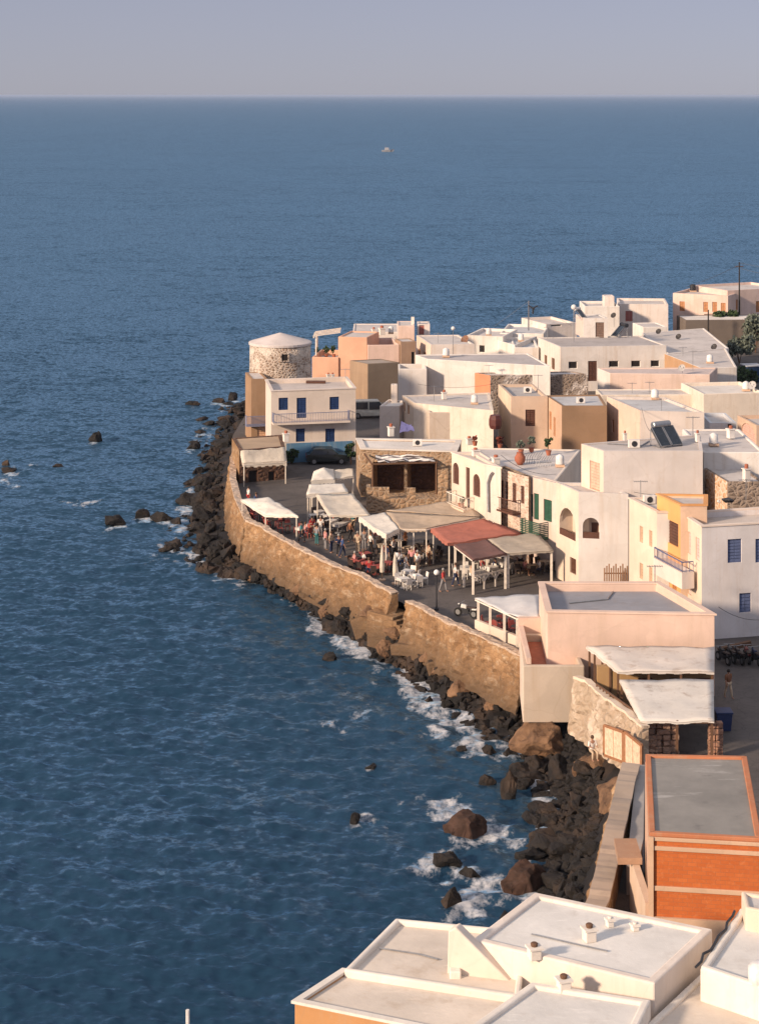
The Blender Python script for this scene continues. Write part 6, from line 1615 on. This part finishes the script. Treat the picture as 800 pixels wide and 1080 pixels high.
# laundry and pots on the open terrace box
# plants
def leafmat(c):
    q = NT('leaves'); oi = q.n('ShaderNodeNewGeometry'); return q.done(q.mix(q.ramp(oi.outputs['Random Per Island'], [(0, 0.0), (1, 1.0)]), mul(c, .6), mul(c, 1.5)), .7)
M_LEAF = leafmat((.035, .06, .022)); M_LEAFG = leafmat((.12, .14, .11)); M_LEAFR = leafmat((.20, .05, .03))
def bush(name, label, cat, p, rx, h, mt, n=260, leaf=.22, pot=None, seed=0):
    r = root(name, p, label, cat); rr = random.Random(seed); o = Vector(p)
    if pot: MB().lathe(o, [(.16, 0), (.24, .36), (.27, .4), (.2, .41)], 10).build('pot', pot, r); b = .4
    else:
        b = 0; m_ = MB()
        for k in range(4): m_.tube([o, o + Vector((rr.uniform(-.2, .2) * rx, rr.uniform(-.2, .2) * rx, h * .35)), o + Vector((rr.uniform(-.6, .6) * rx, rr.uniform(-.5, .5) * rx, h * .75))], .07, 5, .02)
        m_.build('trunk', M_TIMB, r)
    m_ = MB(); cl_ = [(rr.uniform(-.6, .6) * rx, rr.uniform(-.6, .6) * rx, b + h * rr.uniform(.3, .8), rx * rr.uniform(.3, .5)) for k in range(9)]
    for k in range(n):
        cx_, cy_, cz_, cr = rr.choice(cl_); d = Vector((rr.gauss(0, 1), rr.gauss(0, 1), rr.gauss(0, 1))).normalized() * cr * rr.uniform(.5, 1.05)
        c = o + Vector((cx_, cy_, max(b + .05, cz_ + d.z))) + Vector((d.x, d.y, 0)); a_ = Vector((rr.gauss(0, 1), rr.gauss(0, 1), rr.gauss(0, 1))).normalized(); e1 = a_.orthogonal().normalized() * leaf * rr.uniform(.6, 1.2); e2 = a_.cross(e1) * .6
        m_.quad(c - e1, c - e2, c + e1, c + e2)
    m_.build('crown', mt, r); return r
bush('bush', 'dark green bush before the low dark annexe', 'bush', P(768, 363, 3.5), 2.4, 5.2, M_LEAF, 2200, .3, seed=1)
bush('bush', 'smaller dark bush left of the round green one at the annexe', 'bush', P(757, 364, 3.5), 1.5, 3.4, M_LEAF, 1200, .28, seed=2)
bush('bush', 'grey green bush filling the right border below the pole', 'bush', P(796, 372, 3.5), 2.8, 6.2, M_LEAFG, 2400, .3, seed=3)
bush('bush', 'pale grey shrub between the roofs and the blue shed', 'bush', P(779, 384, 3.5), 2.2, 4.0, M_LEAFG, 1600, .28, seed=4)
bush('bush', 'low dark shrub under the blue shed', 'bush', P(787, 407, 3.5), 1.8, 2.2, M_LEAF, 500, .3, seed=5)
bush('bush', 'pale shrub behind the second utility pole', 'bush', P(742, 362, 3.5), 1.6, 3.2, M_LEAFG, 1200, .28, seed=6)
bush('bush', 'small dark green shrub at the blue plinth corner', 'bush', P(307, 489, 3.5), .9, 1.5, M_LEAF, 250, .2, seed=7)
bush('bush', 'tall green shrub at the right end of the blue plinth', 'bush', P(370, 490, 3.5), .6, 2.6, M_LEAF, 300, .2, seed=8)
sd = root('shed', P(792, 402, 3.5), 'small dark blue shed behind the bushes at the right border', 'shed'); p = P(792, 402, 3.5)
MB().box(p, 2.0, 2.0, 2.0, .2).build('wall', plain('blue_boards', (.02, .05, .12), .6), sd)
MB().box(p + Vector((0, 0, 2.003)), 2.3, 2.3, .12, .2).build('roof', plain('pale_sheet', (.45, .45, .47), .6), sd)
for lab, u, v, z_, rx, h, mt, sd_ in [('red flowering pot on the roof terrace below the cream house', 527, 473, 7.86, .45, .7, M_LEAFR, 11), ('left potted shrub in the terrace jumble by the cream house', 549, 479, 9.79, .4, .9, M_LEAFG, 12), ('potted dry shrub right of the red flowering pot', 560, 477, 9.79, .35, 1.1, M_LEAFG, 13), ('potted plant at the tan house corner', 578, 480, 9.79, .4, 1.2, M_LEAF, 14),
                                   ('small potted plant on the arched restaurant balcony', 486, 536, 6.76, .3, .5, M_LEAF, 15), ('left plant pot on the salmon parapet', 335, 377, 6.8, .45, .9, M_LEAF, 16), ('middle plant pot on the salmon parapet', 344, 377, 6.8, .5, 1.1, M_LEAF, 17), ('right plant pot on the salmon parapet', 352, 377, 6.8, .5, 1.2, M_LEAF, 18), ('orange potted plant on the white restaurant roof', 500.5, 470, 7.86, .25, .5, M_LEAFR, 19)]:
    bush('potted_plant', lab, 'plant', P(u, v, z_), rx, h, mt, 140, .14, M_TERRA, sd_)
# terrace jumble: loungers, wire racks, pots
jb = root('barrel', P(521, 452, 7.7), 'dark brown eight sided water barrel below the coral wall', 'barrel'); p = P(521.5, 452, 7.7)
MB().lathe(p, [(.5, 0), (.62, .35), (.62, .9), (.5, 1.3)], 8).build('barrel', plain('brown_plastic', (.11, .035, .03), .6), jb); jb.location = p
for c in jb.children: c.location = (0, 0, 0)
r = root('clay_jar', P(548, 490, 9.78), 'big round clay jar on the stone house roof', 'jar'); p = P(548, 490, 9.78)
MB().lathe(p, [(.2, 0), (.42, .3), (.45, .6), (.3, .85), (.26, .95), (.3, 1.0)], 14).build('jar', M_TERRA, r, smooth=True)
for lab, u, v, hh, rz in (('bent wire rack on the stone house roof terrace', 560, 489, .9, .4), ('second wire rack leaning right of the bent one', 572, 492, .8, -.5)):
    p = P(u, v, 9.78); r = root('wire_rack', p, lab, 'rack'); m_ = MB()
    for k in range(7):
        x = -.6 + k * .2; m_.tube([p + Vector((x, 0, 0)), p + Vector((x + .1, .1, hh * .6)), p + Vector((x + .35, .25, hh))], .025, 5)
    m_.tube([p + Vector((-.6, 0, .3)), p + Vector((.7, .05, .35))], .03, 5); m_.build('frame', M_STEEL, r)
pg = root('roof_pergola', P(345, 360, 9.5), 'white beam pergola projecting left of the salmon stair block', 'pergola')
m_ = MB(); p0 = wloc(SH['root']); a_ = Vector((-8.3, 238, 10.15)); 
for k in range(4): m_.bar((-8.3 + k * .05, 237 + k * 1.4, 9.85), (-4.9, 237.5 + k * 1.4, 10.25), .12)
m_.bar((-8.2, 236.8, 9.7), (-8.2, 241.4, 9.7), .16); m_.bar((-7.9, 237, 6.9), (-7.9, 237, 9.8), .14); m_.bar((-7.9, 241.2, 6.9), (-7.9, 241.2, 9.8), .14)
m_.build('beams', M_WTIMB, pg)
sk = root('skylight', P(333, 403, 10.25), 'long brown low skylight on the blue-shuttered house roof', 'skylight'); p = P(333, 404, 10.27)
MB().box(p, 2.0, .6, .22, -.04).build('frame', M_BROWN, sk)
# poles and wires
def pole(label, p, h):
    r = root('utility_pole', p, label, 'utility pole'); o = Vector(p); MB().tube([o, o + Vector((0, 0, h))], .15, 8, .09).build('pole', plain('tarred_timber', (.03, .025, .022), .8), r)
    MB().box(o + Vector((0, 0, h - .7)), 1.3, .1, .1, .3).build('crossarm', M_TIMB, r)
    return r
pole('tall dark utility pole before the far pink house', (53.25, 281, 3.5), 11.7)
pole('short dark utility pole before the low dark annexe', (46.75, 270, 3.5), 5.9)
for lab, a_, b_, sag in [('upper electric wire from the tall pole towards the right border', (53.3, 281, 15.1), (75, 262, 14.2), .7), ('lower electric wire from the tall pole towards the right border', (53.3, 281, 14.3), (75, 264, 12.4), .8), ('electric wire falling from the tall pole to the house roof', (53.2, 281, 14.8), (46.5, 288, 10.8), .2)]:
    A_, B_ = Vector(a_), Vector(b_); m_ = MB(); m_.tube([A_.lerp(B_, t / 10) - Vector((0, 0, sag * 4 * (t / 10) * (1 - t / 10))) for t in range(11)], .03, 4)
    r = root('power_line', A_, lab, 'wire'); m_.build('cable', M_IRON, r)
# street items on the right
r = root('bin', P(762, 769, 3.5), 'dark blue waste bin by the taverna corner', 'bin'); p = P(762, 769, 3.5)
MB().hexa([p + Vector(q_) for q_ in ((-.38, -.4, 0), (.38, -.4, 0), (.38, .4, 0), (-.38, .4, 0))], [p + Vector(q_) for q_ in ((-.46, -.48, 1.0), (.46, -.48, 1.0), (.46, .48, 1.0), (-.46, .48, 1.0))]).build('body', plain('bin_blue', (.03, .045, .12), .5), r, bevel=.03)
MB().box(p + Vector((0, 0, 1.003)), 1.0, 1.04, .1).build('lid', plain('bin_blue', (.03, .045, .12), .5), r, bevel=.03)
r = root('timber_beam', P(774, 684, 3.5), 'dark timber beam lying against the white house wall', 'beam'); m_ = MB(); m_.bar(P(757, 686, 3.9), P(791, 678, 4.3), .3); m_.build('beam', M_TIMB, r)
r = root('timber_fence', P(649, 614, 3.5), 'upright brown board fence between the arched and slim-windowed houses', 'fence'); m_ = MB()
a_, b_ = P(637, 628, 3.5), P(661, 628, 3.5)
for k in range(11): p = a_.lerp(b_, k / 10); m_.box(p, .1, .06, 2.0 + .15 * (k % 3))
m_.bar(a_ + Vector((0, .06, 1.6)), b_ + Vector((0, .06, 1.6)), .08); m_.build('boards', plain('brown_boards', (.30, .17, .10), .8), r)
r = root('flue_pipe', P(516, 528, 6.8), 'curved grey flue pipe on the arched restaurant corner wall', 'pipe'); m_ = MB(); p = P(514.5, 540, 6.8)
x_, y_ = p.x + .25, p.y - .2
fcw = WR['faces']['f']; m_.tube([along(fcw, .55, .15, 7.0), along(fcw, .5, .16, 9.3), along(fcw, .75, .16, 9.9), along(fcw, 1.0, .16, 10.2)], .09, 8); m_.build('pipe', M_STEEL, r)

# ------------------------------------------------------------------ roof clutter and cables
def tank(label, u, v, z, mt=None, r_=.5, h=1.0):
    p = P(u, v, z); r = root('water_tank', p, label, 'water tank')
    MB().box(p, r_ * 2.1, r_ * 2.1, .18).build('stand', M_CONC, r)
    MB().lathe(p + Vector((0, 0, .183)), [(r_, 0), (r_ * 1.03, .1), (r_, .2), (r_ * 1.03, h * .5), (r_, h * .6), (r_ * .95, h * .9), (r_ * .5, h), (.1, h + .06)], 16).build('tank', mt or plain('white_plastic', (.7, .68, .66), .4), r, smooth=True)
def acunit(label, u, v, z, rz=0):
    p = P(u, v, z); r = root('air_conditioner', p, label, 'air conditioner')
    MB().box(p, .85, .34, .6, rz).build('case', M_WFR, r, bevel=.02)
    m_ = MB(); c_ = Vector((math.sin(rz), -math.cos(rz), 0)); q_ = p + Vector((0, 0, .3)) + c_ * .172; m_.tube([q_, q_ + c_ * .02], .22, 14); m_.build('fan_grille', M_IRON, r)
for a_ in [('pale tank on the long shed roof at the back', 549, 360, 7.85), ('white tank on the big pale grey block', 470, 376.5, 9.95), ('small tank by the cream cube rear rim', 690, 421, 9.1), ('tank on the roof between pink house and grey roof', 748, 383, 8.2), ('tank on the cream walled house by the right border', 786, 412, 7.7)]: tank(*a_, None, .38, .8)
tank('dark tank on the far pinkish house roof', 730, 307.5, 10.1, M_IRON, .45, .9)
for a_ in [('air conditioner box on the tan house roof', 612, 425, 8.9, .1), ('air conditioner on the cream house roof beside the rim', 556, 414, 8.85, -.1), ('air conditioner on the flat white restaurant roof', 440, 470, 7.8, 0), ('air conditioner left of the solar water heater', 668, 472, 13.62, .1), ('air conditioner on the white end house roof', 684, 531, 10.7, .2)]: acunit(*a_)
for lab, a_, b_, sag in [('cable slung from the tall blank house to the cream cube', PD(690, 455, 146), PD(676, 430, 186), .8), ('thin cable across the slim-windowed house roof', PD(668, 519, 139), PD(742, 512, 141), .4), ('cable from the stone house to the arched restaurant corner', PD(528, 480, 152), PD(586, 500, 143), .5),
                         ('cable slung over the village centre flat roof', PD(440, 405, 200), PD(540, 400, 200), .6), ('cable in front of the white end wall on the street', PD(757, 640, 124), PD(812, 652, 120), .4)]:
    m_ = MB(); m_.tube([a_.lerp(b_, t / 10) - Vector((0, 0, sag * 4 * (t / 10) * (1 - t / 10))) for t in range(11)], .018, 4)
    r = root('cable', a_, lab, 'cable'); m_.build('wire', M_IRON, r)

for a_ in [('white tank on the roof left of the niche house', 752, 470, 12.95), ('small white tank on the village centre flat roof', 500, 426, 8.1), ('pale tank behind the satellite dish at the back', 515, 354, 8.5), ('white tank on the flat back roof of the salmon house', 412, 352, 8.55), ('white tank on the grey flat roof terrace corner', 590, 492, 9.8)]: tank(*a_, None, .34, .75)
for a_ in [('thin aerial on the blue-shuttered house roof', 364, 404, 10.3, 1.5), ('aerial on the flat roof above the arched house', 730, 461, 13.65, 1.6), ('aerial on the white end house with slim windows', 675, 527, 10.7, 1.4), ('aerial on the pink house by the sea', 690, 622, 8.0, 1.6), ('aerial on the cream house beside the coral wall', 567, 410, 8.9, 1.5), ('aerial at the left rim of the grey house roof', 577, 357, 8.95, 1.5), ('aerial near the right border on the shuttered house roof', 786, 527, 10.75, 1.5)]: aerial(*a_)
def pipe_run(label, pts, z, r_=.05):
    q_ = [P(u, v, z) for u, v in pts]; r = root('roof_pipe', q_[0], label, 'pipe'); m_ = MB(); m_.tube(q_, r_, 6); m_.build('pipe', M_STEEL, r)
pipe_run('thin pipe crossing the wide white foreground roof', [(560, 985), (612, 997), (640, 1003)], 8.93, .03)
pipe_run('thin pipe along the whitewashed terrace roof', [(400, 1000), (440, 1006), (462, 1012)], 7.97, .03)
pipe_run('grey pipe on the pink house blue-grey roof', [(600, 636), (640, 632), (646, 624)], 8.0, .05)
pipe_run('grey pipe across the tall blank house roof', [(640, 468), (676, 470), (684, 465)], 13.65, .05)

# ------------------------------------------------------------------ sea haze
hm = bpy.data.materials.new('haze'); hm.use_nodes = True; ht = hm.node_tree; ht.nodes.clear()
ho = ht.nodes.new('ShaderNodeOutputMaterial'); hv = ht.nodes.new('ShaderNodeVolumePrincipled')
hv.inputs['Color'].default_value = (0.54, 0.66, 0.90, 1); hv.inputs['Density'].default_value = 0.000042; hv.inputs['Anisotropy'].default_value = 0.0
ht.links.new(hv.outputs[0], ho.inputs['Volume'])
mb = MB(); mb.hexa([(-61000, -2500, -12), (61000, -2500, -12), (61000, 61000, -12), (-61000, 61000, -12)], [(-61000, -2500, 41.5), (61000, -2500, 41.5), (61000, 61000, 41.5), (-61000, 61000, 41.5)])
hb = mb.build('haze', hm); hb['kind'] = 'stuff'; hb['label'] = 'thin pale evening haze lying over the sea'
SC.cycles.volume_bounces = 0
